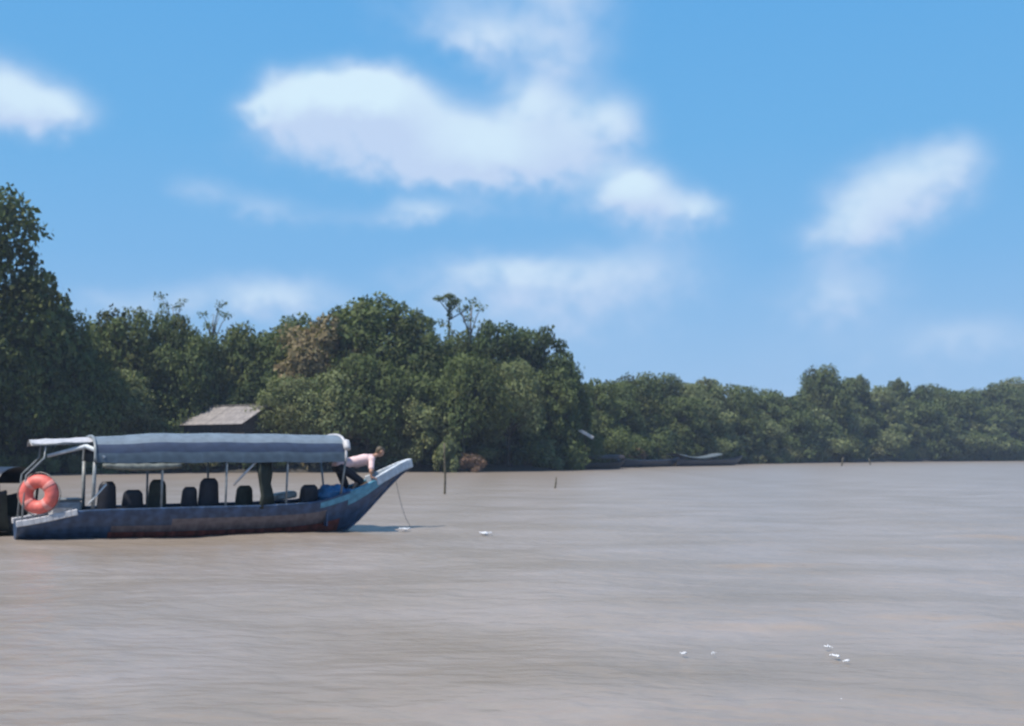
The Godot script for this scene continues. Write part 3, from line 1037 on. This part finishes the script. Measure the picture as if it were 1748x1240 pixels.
	done(st, "strut", M.pale_blue, b)
	# low pale engine casing in the stern
	st = new_st()
	add_box(st, Vector3(0.62, 0.55, 0.6), Transform3D(Basis(), Vector3(-3.2, 0.55, -0.2)), 0.04)
	var casing := done(st, "engine_casing", M.white, b)
	st = new_st()
	add_box(st, Vector3(0.66, 0.05, 0.64), Transform3D(Basis(), Vector3(-3.2, 0.85, -0.2)), 0.02)
	done(st, "lid", M.metal, casing)
	# diagonal braces and rolled curtains
	st = new_st()
	add_tube(st, [Vector3(0.22, 1.14, 0.9), Vector3(0.74, 1.70, 0.92)], [0.028], 6)
	done(st, "brace", M.white, b)
	st = new_st()
	add_tube(st, [Vector3(-2.84, 0.78, 0.86), Vector3(-2.5, 1.2, 0.88)], [0.022], 6)
	done(st, "brace", M.pale_blue, b)
	st = new_st()
	var roll := []
	var rr := []
	for i in 17:
		var x := lerpf(-2.6, -0.95, i / 16.0)
		roll.append(Vector3(x, 1.60 - 0.035 * sin(PI * i / 16.0), 0.95 + 0.01 * sin(i * 1.7)))
		rr.append(0.05 + 0.035 * sin(PI * i / 16.0) + 0.008 * sin(i * 2.3))
	add_tube(st, roll, rr, 8)
	done(st, "rolled_curtain", M.grey_cloth, b)
	st = new_st()
	for k in 5:
		var zc := 0.90 - k * 0.05
		add_tube(st, [Vector3(0.78 + k * 0.075, 1.66, zc), Vector3(0.82 + k * 0.07, 1.4, zc + 0.02), Vector3(0.86 + k * 0.055, 1.15, zc - 0.01), Vector3(0.90 + k * 0.06, 0.9, zc), Vector3(0.86 + k * 0.08, 0.60, zc)], [0.06, 0.062, 0.055, 0.06, 0.065], 8)
	done(st, "gathered_curtain", M.dark_cloth, b)
	# seats
	for s in [[-2.42, 1.25, 0.40, 0], [-1.88, 1.06, 0.46, 0], [-1.36, 1.28, 0.40, 1], [-0.66, 1.11, 0.36, 0], [-0.23, 1.30, 0.46, 0], [0.58, 1.12, 0.40, 1], [2.12, 1.12, 0.46, 0]]:
		make_seat(b, s[0], 0.42, s[1], s[2], M.seat_green if s[3] == 1 else M.seat)
	# small tackle inside the front of the cabin
	st = new_st()
	add_box(st, Vector3(0.5, 0.16, 0.5), Transform3D(Basis(Vector3.BACK, 0.15), Vector3(1.62, 0.86, 0.1)), 0.04)
	done(st, "locker", M.metal, b)
	return b

func boat_point(p: Vector3) -> Vector3:
	return BOAT_AT + p.rotated(Vector3.UP, deg_to_rad(BOAT_TURN))

func life_ring(at: Vector3, tilt: Vector3, body: Material, band: Material, label: String) -> void:
	var o := thing("life_ring", label, "life ring", boat_point(at))
	o.rotation = Vector3(tilt.x, deg_to_rad(BOAT_TURN) + tilt.y, tilt.z)
	var st := new_st()
	var pts := []
	for i in 40:
		var a := TAU * i / 40.0
		pts.append(Vector3(cos(a) * 0.275, sin(a) * 0.275, 0))
	add_tube(st, pts, [0.145], 14, true)
	done(st, "float_body", body, o)
	for q in 4:
		st = new_st()
		pts = []
		for i in 5:
			var a := q * PI / 2 + 0.6 + (i - 2) * 0.075
			pts.append(Vector3(cos(a) * 0.275, sin(a) * 0.275, 0))
		add_tube(st, pts, [0.149], 14)
		done(st, "band", band, o)
	st = new_st()
	pts = []
	for i in 40:
		var a := TAU * i / 40.0
		pts.append(Vector3(cos(a), sin(a), 0) * (0.425 + 0.035 * absf(sin(2.0 * (a - 0.6)))))
	add_tube(st, pts, [0.012], 6, true)
	done(st, "grab_line", M.rope, o)

# ---------------------------------------------------------------- the crewman
func field_mesh(bones: Array, cell: float, k: float, st: SurfaceTool) -> void:
	# bones: [a, b, ra, rb]; tapered capsules joined smoothly, meshed as surface nets
	var lo := Vector3.ONE * 1e9
	var hi := -lo
	for b in bones:
		var r := Vector3.ONE * (maxf(b[2], b[3]) + cell * 3.0 + k)
		lo = lo.min(b[0] - r).min(b[1] - r)
		hi = hi.max(b[0] + r).max(b[1] + r)
	var nx := int((hi.x - lo.x) / cell) + 2
	var ny := int((hi.y - lo.y) / cell) + 2
	var nz := int((hi.z - lo.z) / cell) + 2
	var f := PackedFloat32Array()
	f.resize(nx * ny * nz)
	f.fill(1.0)
	for b in bones:
		var pa: Vector3 = b[0]
		var ab: Vector3 = b[1] - pa
		var l2 := maxf(ab.length_squared(), 1e-9)
		var ra: float = b[2]
		var rb: float = b[3]
		var r := Vector3.ONE * (maxf(ra, rb) + cell * 2.0 + k)
		var i0 := Vector3i(((pa.min(b[1]) - r - lo) / cell).floor()).clamp(Vector3i.ZERO, Vector3i(nx - 1, ny - 1, nz - 1))
		var i1 := Vector3i(((pa.max(b[1]) + r - lo) / cell).ceil()).clamp(Vector3i.ZERO, Vector3i(nx - 1, ny - 1, nz - 1))
		for z in range(i0.z, i1.z + 1):
			for y in range(i0.y, i1.y + 1):
				for x in range(i0.x, i1.x + 1):
					var p := lo + Vector3(x, y, z) * cell - pa
					var t := clampf(p.dot(ab) / l2, 0.0, 1.0)
					var d := (p - ab * t).length() - lerpf(ra, rb, t)
					var at := (z * ny + y) * nx + x
					var o := f[at]
					var h := maxf(k - absf(o - d), 0.0) / k
					f[at] = minf(o, d) - h * h * k * 0.25
	var vert := {}
	var corner := []
	for c in 8: corner.append(Vector3i(c & 1, (c >> 1) & 1, (c >> 2) & 1))
	var edges := [[0, 1], [2, 3], [4, 5], [6, 7], [0, 2], [1, 3], [4, 6], [5, 7], [0, 4], [1, 5], [2, 6], [3, 7]]
	for z in nz - 1:
		for y in ny - 1:
			for x in nx - 1:
				var base := (z * ny + y) * nx + x
				var m := 0
				var vals := [f[base], f[base + 1], f[base + nx], f[base + nx + 1], f[base + nx * ny], f[base + nx * ny + 1], f[base + nx * ny + nx], f[base + nx * ny + nx + 1]]
				for c in 8:
					if vals[c] < 0.0: m |= 1 << c
				if m == 0 or m == 255: continue
				var sum := Vector3.ZERO
				var n := 0
				for e in edges:
					var a: float = vals[e[0]]
					var b2: float = vals[e[1]]
					if (a < 0.0) != (b2 < 0.0):
						sum += Vector3(corner[e[0]]).lerp(Vector3(corner[e[1]]), a / (a - b2))
						n += 1
				vert[base] = lo + (Vector3(x, y, z) + sum / n) * cell
	st.set_smooth_group(0)
	var sx := 1
	var sy := nx
	var sz := nx * ny
	for z in range(1, nz - 1):
		for y in range(1, ny - 1):
			for x in range(1, nx - 1):
				var at := (z * ny + y) * nx + x
				var a := f[at]
				for ax in [[sx, sy, sz], [sy, sz, sx], [sz, sx, sy]]:
					var b2 := f[at + ax[0]]
					if (a < 0.0) == (b2 < 0.0): continue
					var q := [at - ax[1] - ax[2], at - ax[2], at, at - ax[1]]
					if not (vert.has(q[0]) and vert.has(q[1]) and vert.has(q[2]) and vert.has(q[3])): continue
					if a < 0.0: quad(st, vert[q[0]], vert[q[3]], vert[q[2]], vert[q[1]])
					else: quad(st, vert[q[0]], vert[q[1]], vert[q[2]], vert[q[3]])

func hand_bones(wrist: Vector3, grip: Vector3, side: float) -> Array:
	# hand closed over a rail at grip: palm, four fingers of unequal length, thumb from the side of the palm
	var out := []
	var palm := grip + Vector3(-0.01, 0.05, 0)
	for i in 4:
		var z := (i - 1.5) * 0.021
		var len_: float = [0.034, 0.039, 0.036, 0.028][i]
		var k0 := palm + Vector3(0.030, 0.006, z)
		out.append([wrist + Vector3(0.01, -0.01, z * 0.45), k0, 0.017, 0.0125])
		var k1 := k0 + Vector3(len_, -0.012, z * 0.12)
		var k2 := k1 + Vector3(0.010, -len_ * 0.8, 0)
		var k3 := k2 + Vector3(-0.020, -len_ * 0.45, 0)
		out.append([k0, k1, 0.0105, 0.0095])
		out.append([k1, k2, 0.0095, 0.0088])
		out.append([k2, k3, 0.0088, 0.0078])
	var t0 := wrist.lerp(palm, 0.35) + Vector3(0, -0.012, side * 0.028)
	var t1 := t0 + Vector3(0.030, -0.030, side * 0.022)
	var t2 := t1 + Vector3(0.022, -0.026, -side * 0.006)
	out.append([t0, t1, 0.014, 0.0115])
	out.append([t1, t2, 0.0115, 0.009])
	return out

func build_person() -> void:
	var foot_l := Vector3(3.02, smooth_table(sheer, 3.02) - 0.112, -0.13)
	var foot_r := Vector3(3.36, smooth_table(sheer, 3.36) - 0.112, 0.12)
	var o := thing("person", "person in pale pink shirt and dark shorts bending over the boat's prow", "person", boat_point(foot_l), deg_to_rad(BOAT_TURN))
	var hip := Vector3(3.03, 1.545, 0.0)
	var mid := Vector3(3.42, 1.665, 0.0)
	var chest := Vector3(3.68, 1.725, 0.0)
	var neck := Vector3(3.87, 1.765, 0.0)
	var head := Vector3(4.07, 1.90, 0.02)
	var hl := hip + Vector3(0, -0.02, -0.10)
	var hr := hip + Vector3(0, -0.02, 0.10)
	var knee_l := Vector3(3.20, 1.14, -0.14)
	var knee_r := Vector3(3.46, 1.22, 0.14)
	var ank_l := foot_l + Vector3(-0.02, 0.09, 0)
	var ank_r := foot_r + Vector3(-0.03, 0.09, 0)
	var sh_l := Vector3(3.79, 1.715, -0.185)
	var sh_r := Vector3(3.79, 1.715, 0.185)
	var grip_l := Vector3(4.02, smooth_table(sheer, 4.02) + 0.075, -smooth_table(beam, 4.02))
	var grip_r := Vector3(3.78, smooth_table(sheer, 3.78) + 0.05, smooth_table(beam, 3.78))
	var el_l := Vector3(3.99, 1.46, -0.30)
	var el_r := Vector3(3.72, 1.42, 0.34)
	var wr_l := grip_l + Vector3(-0.055, 0.085, 0.02)
	var wr_r := grip_r + Vector3(-0.055, 0.085, -0.02)
	var st := new_st()
	var body := [
		[hip + Vector3(0, 0, -0.06), mid + Vector3(0, 0, -0.05), 0.115, 0.095], [hip + Vector3(0, 0, 0.06), mid + Vector3(0, 0, 0.05), 0.115, 0.095],
		[mid + Vector3(0, 0, -0.06), chest + Vector3(0, 0, -0.08), 0.10, 0.105], [mid + Vector3(0, 0, 0.06), chest + Vector3(0, 0, 0.08), 0.10, 0.105],
		[chest, neck, 0.10, 0.062], [neck, head + Vector3(-0.03, -0.05, 0), 0.056, 0.052], [sh_l, sh_r, 0.062, 0.062],
		[hl, knee_l, 0.088, 0.058], [hr, knee_r, 0.088, 0.058], [knee_l, ank_l, 0.056, 0.036], [knee_r, ank_r, 0.056, 0.036],
		[ank_l + Vector3(-0.03, -0.05, 0), ank_l + Vector3(0.16, -0.065, 0), 0.036, 0.026], [ank_r + Vector3(-0.03, -0.05, 0), ank_r + Vector3(0.16, -0.065 + 0.04, 0), 0.036, 0.026],
		[sh_l, el_l, 0.054, 0.040], [sh_r, el_r, 0.054, 0.040], [el_l, wr_l, 0.039, 0.026], [el_r, wr_r, 0.039, 0.026]]
	field_mesh(body, 0.018, 0.05, st)
	field_mesh(hand_bones(wr_l, grip_l, 1.0), 0.0055, 0.010, st)
	field_mesh(hand_bones(wr_r, grip_r, -1.0), 0.0055, 0.010, st)
	# head: skull, jaw, nose, brow, ears; it looks down and forward over the prow
	var fwd := Vector3(0.80, -0.60, 0).normalized()
	var up := Vector3(0.60, 0.80, 0).normalized()
	var hb := [
		[head - fwd * 0.018 + up * 0.022, head + fwd * 0.012 + up * 0.026, 0.092, 0.088],
		[head + fwd * 0.022 - up * 0.030, head + fwd * 0.046 - up * 0.082, 0.064, 0.042],
		[head + fwd * 0.088 + up * 0.008, head + fwd * 0.112 - up * 0.032, 0.011, 0.016],
		[head + fwd * 0.084 + up * 0.024 + Vector3(0, 0, -0.035), head + fwd * 0.084 + up * 0.024 + Vector3(0, 0, 0.035), 0.014, 0.014],
		[head + fwd * 0.084 - up * 0.062 + Vector3(0, 0, -0.016), head + fwd * 0.084 - up * 0.062 + Vector3(0, 0, 0.016), 0.010, 0.010],
		[head - up * 0.018 + Vector3(0, 0, -0.085), head + up * 0.018 + Vector3(0, 0, -0.090), 0.015, 0.020],
		[head - up * 0.018 + Vector3(0, 0, 0.085), head + up * 0.018 + Vector3(0, 0, 0.090), 0.015, 0.020]]
	field_mesh(hb, 0.008, 0.018, st)
	var shift := -foot_l
	var bm := done(st, "body", M.skin, o)
	bm.position = shift
	st = new_st()
	for s in [-1.0, 1.0]:
		add_blob(st, head + fwd * 0.083 + up * 0.002 + Vector3(0, 0, s * 0.033), Vector3.ONE * 0.012, 0.0, 1, 6)
	done(st, "eyes", M.foam, o).position = shift
	st = new_st()
	field_mesh([[head - fwd * 0.030 + up * 0.036, head + fwd * 0.022 + up * 0.052, 0.094, 0.080], [head - fwd * 0.045 + up * 0.0, head - fwd * 0.052 - up * 0.045, 0.074, 0.052]], 0.010, 0.03, st)
	done(st, "hair", M.hair, o).position = shift
	st = new_st()
	var sleeve_l := sh_l.lerp(el_l, 0.72)
	var sleeve_r := sh_r.lerp(el_r, 0.72)
	field_mesh([
		[hip + Vector3(-0.05, 0.03, -0.07), mid + Vector3(0, 0, -0.06), 0.124, 0.112], [hip + Vector3(-0.05, 0.03, 0.07), mid + Vector3(0, 0, 0.06), 0.124, 0.112],
		[mid + Vector3(0, 0, -0.06), chest + Vector3(0, 0, -0.085), 0.113, 0.120], [mid + Vector3(0, 0, 0.06), chest + Vector3(0, 0, 0.085), 0.113, 0.120],
		[chest, neck + Vector3(-0.03, 0, 0), 0.113, 0.078], [sh_l, sh_r, 0.076, 0.076], [sh_l, sleeve_l, 0.072, 0.068], [sh_r, sleeve_r, 0.072, 0.068],
		[mid + Vector3(0.05, -0.09, -0.06), chest + Vector3(-0.02, -0.08, 0.06), 0.08, 0.08]], 0.018, 0.04, st)
	done(st, "shirt", M.shirt, o).position = shift
	st = new_st()
	field_mesh([
		[hip + Vector3(-0.035, -0.02, -0.07), hip + Vector3(-0.035, -0.02, 0.07), 0.135, 0.135], [hip + Vector3(0.04, -0.06, -0.06), hip + Vector3(0.04, -0.06, 0.06), 0.12, 0.12],
		[hl, hl.lerp(knee_l, 1.12), 0.112, 0.094], [hr, hr.lerp(knee_r, 1.12), 0.112, 0.094]], 0.018, 0.04, st)
	done(st, "shorts", M.shorts, o).position = shift

# ---------------------------------------------------------------- other boats
func long_boat(called: String, label: String, a: Vector3, b: Vector3, width: float, height: float, hull_m: Material, rail_m: Material, roof_m: Material, roof: Array, group := "") -> Node3D:
	# wooden boat from stern a to bow b; roof: [from, to (share of the length), low, high] or empty
	var l := a.distance_to(b)
	var o := thing(called, label, "boat", (a + b) * 0.5, atan2(-(b - a).z, (b - a).x), group)
	var st := new_st()
	st.set_smooth_group(0)
	var n := 28
	var rings := []
	for i in n + 1:
		var t := float(i) / n
		var x := (t - 0.5) * l
		var w := width * 0.5 * clampf(minf(pow(maxf(t, 0.0) * 5.0 + 0.35, 0.5), pow(maxf((1.0 - t) * 2.6, 0.0), 0.6) + 0.04), 0.04, 1.0)
		var rise := height * (1.0 + 0.75 * pow(maxf(0.0, (t - 0.72) / 0.28), 2.0) + 0.25 * pow(maxf(0.0, (0.15 - t) / 0.15), 2.0))
		var k := -0.22 + (rise + 0.12) * pow(maxf(0.0, (t - 0.82) / 0.18), 1.3)
		var ring := []
		for j in 9:
			var ang := PI * j / 8.0
			ring.append(Vector3(x, lerpf(rise, k, pow(sin(ang), 0.8)), cos(ang) * w * (1.0 - 0.15 * sin(ang))))
		rings.append(ring)
	for i in n:
		for j in 8:
			quad(st, rings[i][j], rings[i + 1][j], rings[i + 1][j + 1], rings[i][j + 1])
	done(st, "hull", hull_m, o)
	st = new_st()
	for i in n:
		for j in [0, 8]:
			add_bar(st, rings[i][j], rings[i + 1][j], 0.08, 0.07)
	done(st, "gunwale", rail_m, o)
	st = new_st()
	st.set_smooth_group(-1)
	for i in n - 1:
		var q := Vector3(1, 0, 0.94)
		quad(st, rings[i][0] * q + Vector3(0, 0.1, 0), rings[i][8] * q + Vector3(0, 0.1, 0), rings[i + 1][8] * q + Vector3(0, 0.1, 0), rings[i + 1][0] * q + Vector3(0, 0.1, 0))
	quad(st, rings[0][1], rings[0][3], rings[0][5], rings[0][7])
	done(st, "floor", M.dark_timber, o)
	if roof.size() > 0:
		st = new_st()
		st.set_smooth_group(0)
		var x0: float = (roof[0] - 0.5) * l
		var x1: float = (roof[1] - 0.5) * l
		var dip: float = roof[4] if roof.size() > 4 else 0.0
		var m := 20
		var f := func(t: float, u: float) -> Vector3:
			var ang := PI * u
			return Vector3(lerpf(x0, x1, t), lerpf(roof[2], roof[3], pow(sin(ang), 0.7)) - dip * sin(PI * t), cos(ang) * width * 0.52)
		for i in m:
			for j in 10:
				quad(st, f.call(float(i) / m, j / 10.0), f.call(float(i) / m, (j + 1) / 10.0), f.call(float(i + 1) / m, (j + 1) / 10.0), f.call(float(i + 1) / m, j / 10.0))
		done(st, "canopy", roof_m, o)
		for t in [0.0, 0.33, 0.66, 1.0]:
			for s in [-1.0, 1.0]:
				st = new_st()
				var top: Vector3 = f.call(t, 0.02 if s > 0 else 0.98)
				add_tube(st, [Vector3(top.x, height * 0.8, top.z * 0.9), top], [0.03], 6)
				done(st, "post", M.dark_timber, o)
	return o

func build_other_boats() -> void:
	# boat lying alongside, only its end beside the roofed boat's stern
	long_boat("dark_boat", "dark blue and green boat lying beside the stern of the roofed boat", Vector3(-11.35, 0, -25.4), Vector3(-19.0, 0, -26.0), 1.7, 0.80, M.hull_green, M.hull_dark, M.hull_dark, [0.0, 0.9, 1.15, 1.55])
	# boats moored below the wood
	var p := on_water(985, 801.5)
	var q := on_water(1056, 799)
	long_boat("brown_boat", "brown wooden boat with a low roof moored below the wood", p, q + Vector3(0, 0, 8), 1.6, 0.7, M.hull_brown, M.hull_brown, M.hull_brown, [0.08, 0.9, 1.25, 1.75])
	p = on_depth(1060, 790, 148)
	q = on_depth(1172, 790, 166)
	long_boat("blue_boat", "dark blue open boat moored next to the brown boat", Vector3(p.x, 0, p.z), Vector3(q.x, 0, q.z), 1.9, 0.95, M.hull_dark, M.navy, M.hull_dark, [])
	p = on_depth(1150, 790, 160)
	q = on_depth(1268, 790, 178)
	long_boat("awning_boat", "dark moored boat with a sagging pale grey awning", Vector3(p.x, 0, p.z), Vector3(q.x, 0, q.z), 2.0, 0.9, M.hull_dark, M.hull_dark, M.awning, [0.0, 0.60, 1.72, 1.95, 0.55])

# ---------------------------------------------------------------- house, poles, flotsam
func build_house() -> void:
	var d := 112.0
	var at := on_depth(394, HORIZON, d)
	var gy := ground_y(at.x, at.z)
	var o := thing("stilt_house", "stilt house with pale corrugated tin roof among the trees", "house", Vector3(at.x, gy, at.z), deg_to_rad(-33.0))
	var s := d / F
	var eave := EYE + (HORIZON - 727.0) * s - gy
	var ridge := EYE + (HORIZON - 693.5) * s - gy
	var half_l := 5.3
	var run := 3.6
	var sheets := 8
	var w := half_l * 2.0 / sheets
	for side in [1.0, -1.0]:
		for i in sheets:
			var st := new_st()
			st.set_smooth_group(0)
			var x0 := -half_l + i * w
			var n := 12
			for k in n:
				var xa := x0 + (w + 0.04) * k / n
				var xb := x0 + (w + 0.04) * (k + 1) / n
				var ha := 0.025 * cos(k * PI) + 0.008 * (i % 2)
				var hb := 0.025 * cos((k + 1) * PI) + 0.008 * (i % 2)
				quad(st, Vector3(xa, ridge + ha, 0), Vector3(xb, ridge + hb, 0), Vector3(xb, eave + hb, side * run), Vector3(xa, eave + ha, side * run))
			done(st, "roof_sheet", M.roof_sheet, o)
	var st := new_st()
	add_bar(st, Vector3(-half_l, ridge + 0.05, 0), Vector3(half_l, ridge + 0.05, 0), 0.06, 0.4)
	done(st, "ridge_cap", M.roof_sheet, o)
	var floor_y := maxf(1.6, eave - 2.6)
	st = new_st()
	add_box(st, Vector3(half_l * 2 - 0.8, 0.16, run * 2 - 0.8), Transform3D(Basis(), Vector3(0, floor_y, 0)))
	done(st, "floor", M.wall_board, o)
	for side in [1.0, -1.0]:
		for i in 9:
			st = new_st()
			var x := lerpf(-half_l + 0.7, half_l - 0.7, i / 8.0)
			add_box(st, Vector3((half_l * 2 - 1.4) / 8.0 - 0.02, eave - floor_y + 0.35, 0.04), Transform3D(Basis(), Vector3(x, (eave + floor_y) * 0.5 + 0.1, side * (run - 0.55))))
			done(st, "wall_board", M.wall_board, o)
		st = new_st()
		st.set_smooth_group(-1)
		var gx: float = side * (half_l - 0.4)
		for v in [Vector3(gx, floor_y, run - 0.6), Vector3(gx, floor_y, -run + 0.6), Vector3(gx, eave + 0.4, -run + 0.6), Vector3(gx, floor_y, run - 0.6), Vector3(gx, eave + 0.4, -run + 0.6), Vector3(gx, eave + 0.4, run - 0.6), Vector3(gx, eave + 0.4, run - 0.6), Vector3(gx, eave + 0.4, -run + 0.6), Vector3(gx, ridge - 0.1, 0)]:
			st.add_vertex(v)
		done(st, "gable_wall", M.wall_board, o)
	for x in [-3.0, 0.0, 3.0]:
		for z in [-1.9, 1.9]:
			st = new_st()
			add_tube(st, [Vector3(x, -0.6, z), Vector3(x, floor_y, z)], [0.1], 8)
			done(st, "stilt", M.dark_timber, o)

func pole(px: float, py: float, h: float, r: float, lean: Vector3, called: String, label: String, group := "") -> void:
	var p := on_water(px, py)
	var o := thing(called, label, "pole", p, 0.0, group)
	var st := new_st()
	var pts := [Vector3(0, -1.2, 0) - lean * 0.4]
	var rr := [r * 1.05]
	var n := maxi(2, int(h / 0.4))
	for i in n + 1:
		var t := float(i) / n
		pts.append(Vector3(0.02 * sin(t * 5.0), h * t, 0) + lean * t)
		rr.append(r * (1.0 - 0.35 * t))
	add_tube(st, pts, rr, 8)
	done(st, "shaft", M.bamboo, o)
	st = new_st()
	for i in range(1, n):
		var c: Vector3 = pts[i + 1]
		add_tube(st, [c - Vector3(0, 0.02, 0), c + Vector3(0, 0.02, 0)], [rr[i + 1] * 1.22], 8)
	if n > 1: done(st, "nodes", M.bark, o)

func build_small() -> void:
	pole(759, 843, 2.35, 0.055, Vector3(0.0, 0, 0.1), "mooring_pole", "tall thin bamboo pole standing in the river off the prow")
	pole(947, 835, 0.62, 0.05, Vector3(0.10, 0, 0), "stake", "short leaning stake in the river past the tall pole")
	pole(1437, 796, 1.3, 0.14, Vector3(0.25, 0, 0), "stake", "stout stake standing off the far shore reeds", "stakes off the far reeds")
	pole(1486, 794, 1.1, 0.13, Vector3(-0.2, 0, 0), "stake", "stout stake standing off the far shore reeds", "stakes off the far reeds")
	# pale board leaning in the shrubs
	var d := 124.5
	var a := on_depth(988, 734, d)
	var b := on_depth(1013, 748, d)
	var o := thing("board", "pale board leaning out of the shrubs above the brown boat", "board", b, 0.0)
	var st := new_st()
	add_bar(st, a - b, Vector3.ZERO, 0.35, 0.06)
	done(st, "plank", M.white, o)
	st = new_st()
	add_tube(st, [Vector3(-0.9, 0.45, -0.06), Vector3(-0.85, -b.y - 0.6, -0.1)], [0.06], 6)
	done(st, "prop", M.dark_timber, o)
	# tarpaulin bundle on the foredeck
	st = new_st()
	var yd := smooth_table(sheer, 2.75) - 0.1
	add_blob(st, Vector3(0, 0.16, 0), Vector3(0.36, 0.22, 0.30), 0.55, 61, 16)
	add_blob(st, Vector3(0.30, 0.14, 0.06), Vector3(0.24, 0.17, 0.22), 0.6, 62, 14)
	add_blob(st, Vector3(-0.26, 0.12, -0.08), Vector3(0.22, 0.14, 0.22), 0.6, 63, 14)
	var bundle := done(st, "tarpaulin_bundle", M.tarp)
	bundle.position = boat_point(Vector3(2.72, yd - 0.02, 0.22))
	bundle.rotation.y = deg_to_rad(BOAT_TURN)
	tag(bundle, "crumpled bright blue tarpaulin on the foredeck behind the bending person", "tarpaulin")
	# line hanging from the prow
	st = new_st()
	var pts := []
	for i in 12:
		var t := i / 11.0
		pts.append(boat_point(Vector3(4.45 + 0.5 * t, lerpf(1.25, -0.05, t) - 0.25 * sin(PI * t), 0.1)))
	add_tube(st, pts, [0.007], 5)
	tag(done(st, "rope", M.rope), "thin rope hanging from the prow into the river", "rope")
	# foam flecks
	var r := RandomNumberGenerator.new()
	r.seed = 4
	for q in [[690, 905, 0.16], [826, 912, 0.19], [1414, 1110, 0.036], [1428, 1126, 0.05], [1446, 1134, 0.03], [1424, 1204, 0.045], [1167, 1121, 0.03], [1218, 1121, 0.02]]:
		var p := on_water(q[0], q[1])
		var s: float = q[2]
		st = new_st()
		for k in 16:
			var off := Vector3(r.randfn() * s * 0.42, 0.012 + 0.014 * r.randf(), r.randfn() * s * 0.5)
			add_blob(st, off, Vector3(s * r.randf_range(0.10, 0.24), s * r.randf_range(0.04, 0.08) + 0.006, s * r.randf_range(0.10, 0.26)), 0.3, r.randi(), 6)
		var fm := done(st, "foam_fleck", M.foam)
		fm.position = p + Vector3(0, 0.01, 0)
		tag(fm, "small white fleck of foam floating on the brown river", "foam", "foam flecks on the river")

func _ready() -> void:
	# camera
	var cam := Camera3D.new()
	cam.name = "camera"
	add_child(cam)
	cam.position = Vector3(0, EYE, 0)
	cam.rotation.x = pitch
	cam.fov = rad_to_deg(2.0 * atan(CY / F))
	cam.near = 0.1
	cam.far = 9000.0
	cam.current = true
	# the photograph is soft all over: the lens is focused short of everything in view
	var lens := CameraAttributesPhysical.new()
	lens.frustum_focal_length = 12.0 * F / CY
	lens.frustum_near = 0.1
	lens.frustum_far = 9000.0
	lens.frustum_focus_distance = 3.0
	lens.exposure_aperture = 5.6
	cam.attributes = lens
	# sky, exposure
	var we := WorldEnvironment.new()
	we.name = "world_environment"
	var env := Environment.new()
	env.background_mode = Environment.BG_SKY
	env.sky = make_sky()
	env.tonemap_mode = Environment.TONE_MAPPER_LINEAR
	env.tonemap_exposure = EXPOSURE
	env.ambient_light_source = Environment.AMBIENT_SOURCE_SKY
	env.sdfgi_enabled = true
	env.ssao_enabled = true
	env.ssil_enabled = true
	env.fog_enabled = true
	env.fog_density = 0.0004
	env.fog_light_color = Color(0.80, 0.88, 1.0)
	we.environment = env
	add_child(we)
	# sun: high, to the left, a little on the near side
	var sun := DirectionalLight3D.new()
	sun.name = "sun"
	sun.light_energy = 1.58
	sun.light_color = Color(1.0, 0.965, 0.91)
	sun.light_angular_distance = 0.5
	sun.shadow_enabled = true
	add_child(sun)
	var to_sun := Vector3(-0.42, 0.82, 0.34).normalized()
	sun.look_at_from_position(Vector3.ZERO, -to_sun, Vector3.FORWARD)
	ripple_noise.seed = 3
	ripple_noise.frequency = 0.08
	make_materials()
	print("setting")
	build_setting()
	print("plants")
	make_kinds()
	build_plants()
	print("boats")
	build_house()
	build_boat()
	life_ring(Vector3(-3.80, 1.0, 0.62), Vector3(0.05, -0.52, 0.1), M.ring, M.ring_band, "orange-red life ring with paler bands hanging at the boat's stern")
	print("person")
	build_person()
	build_other_boats()
	build_small()
	print("done")
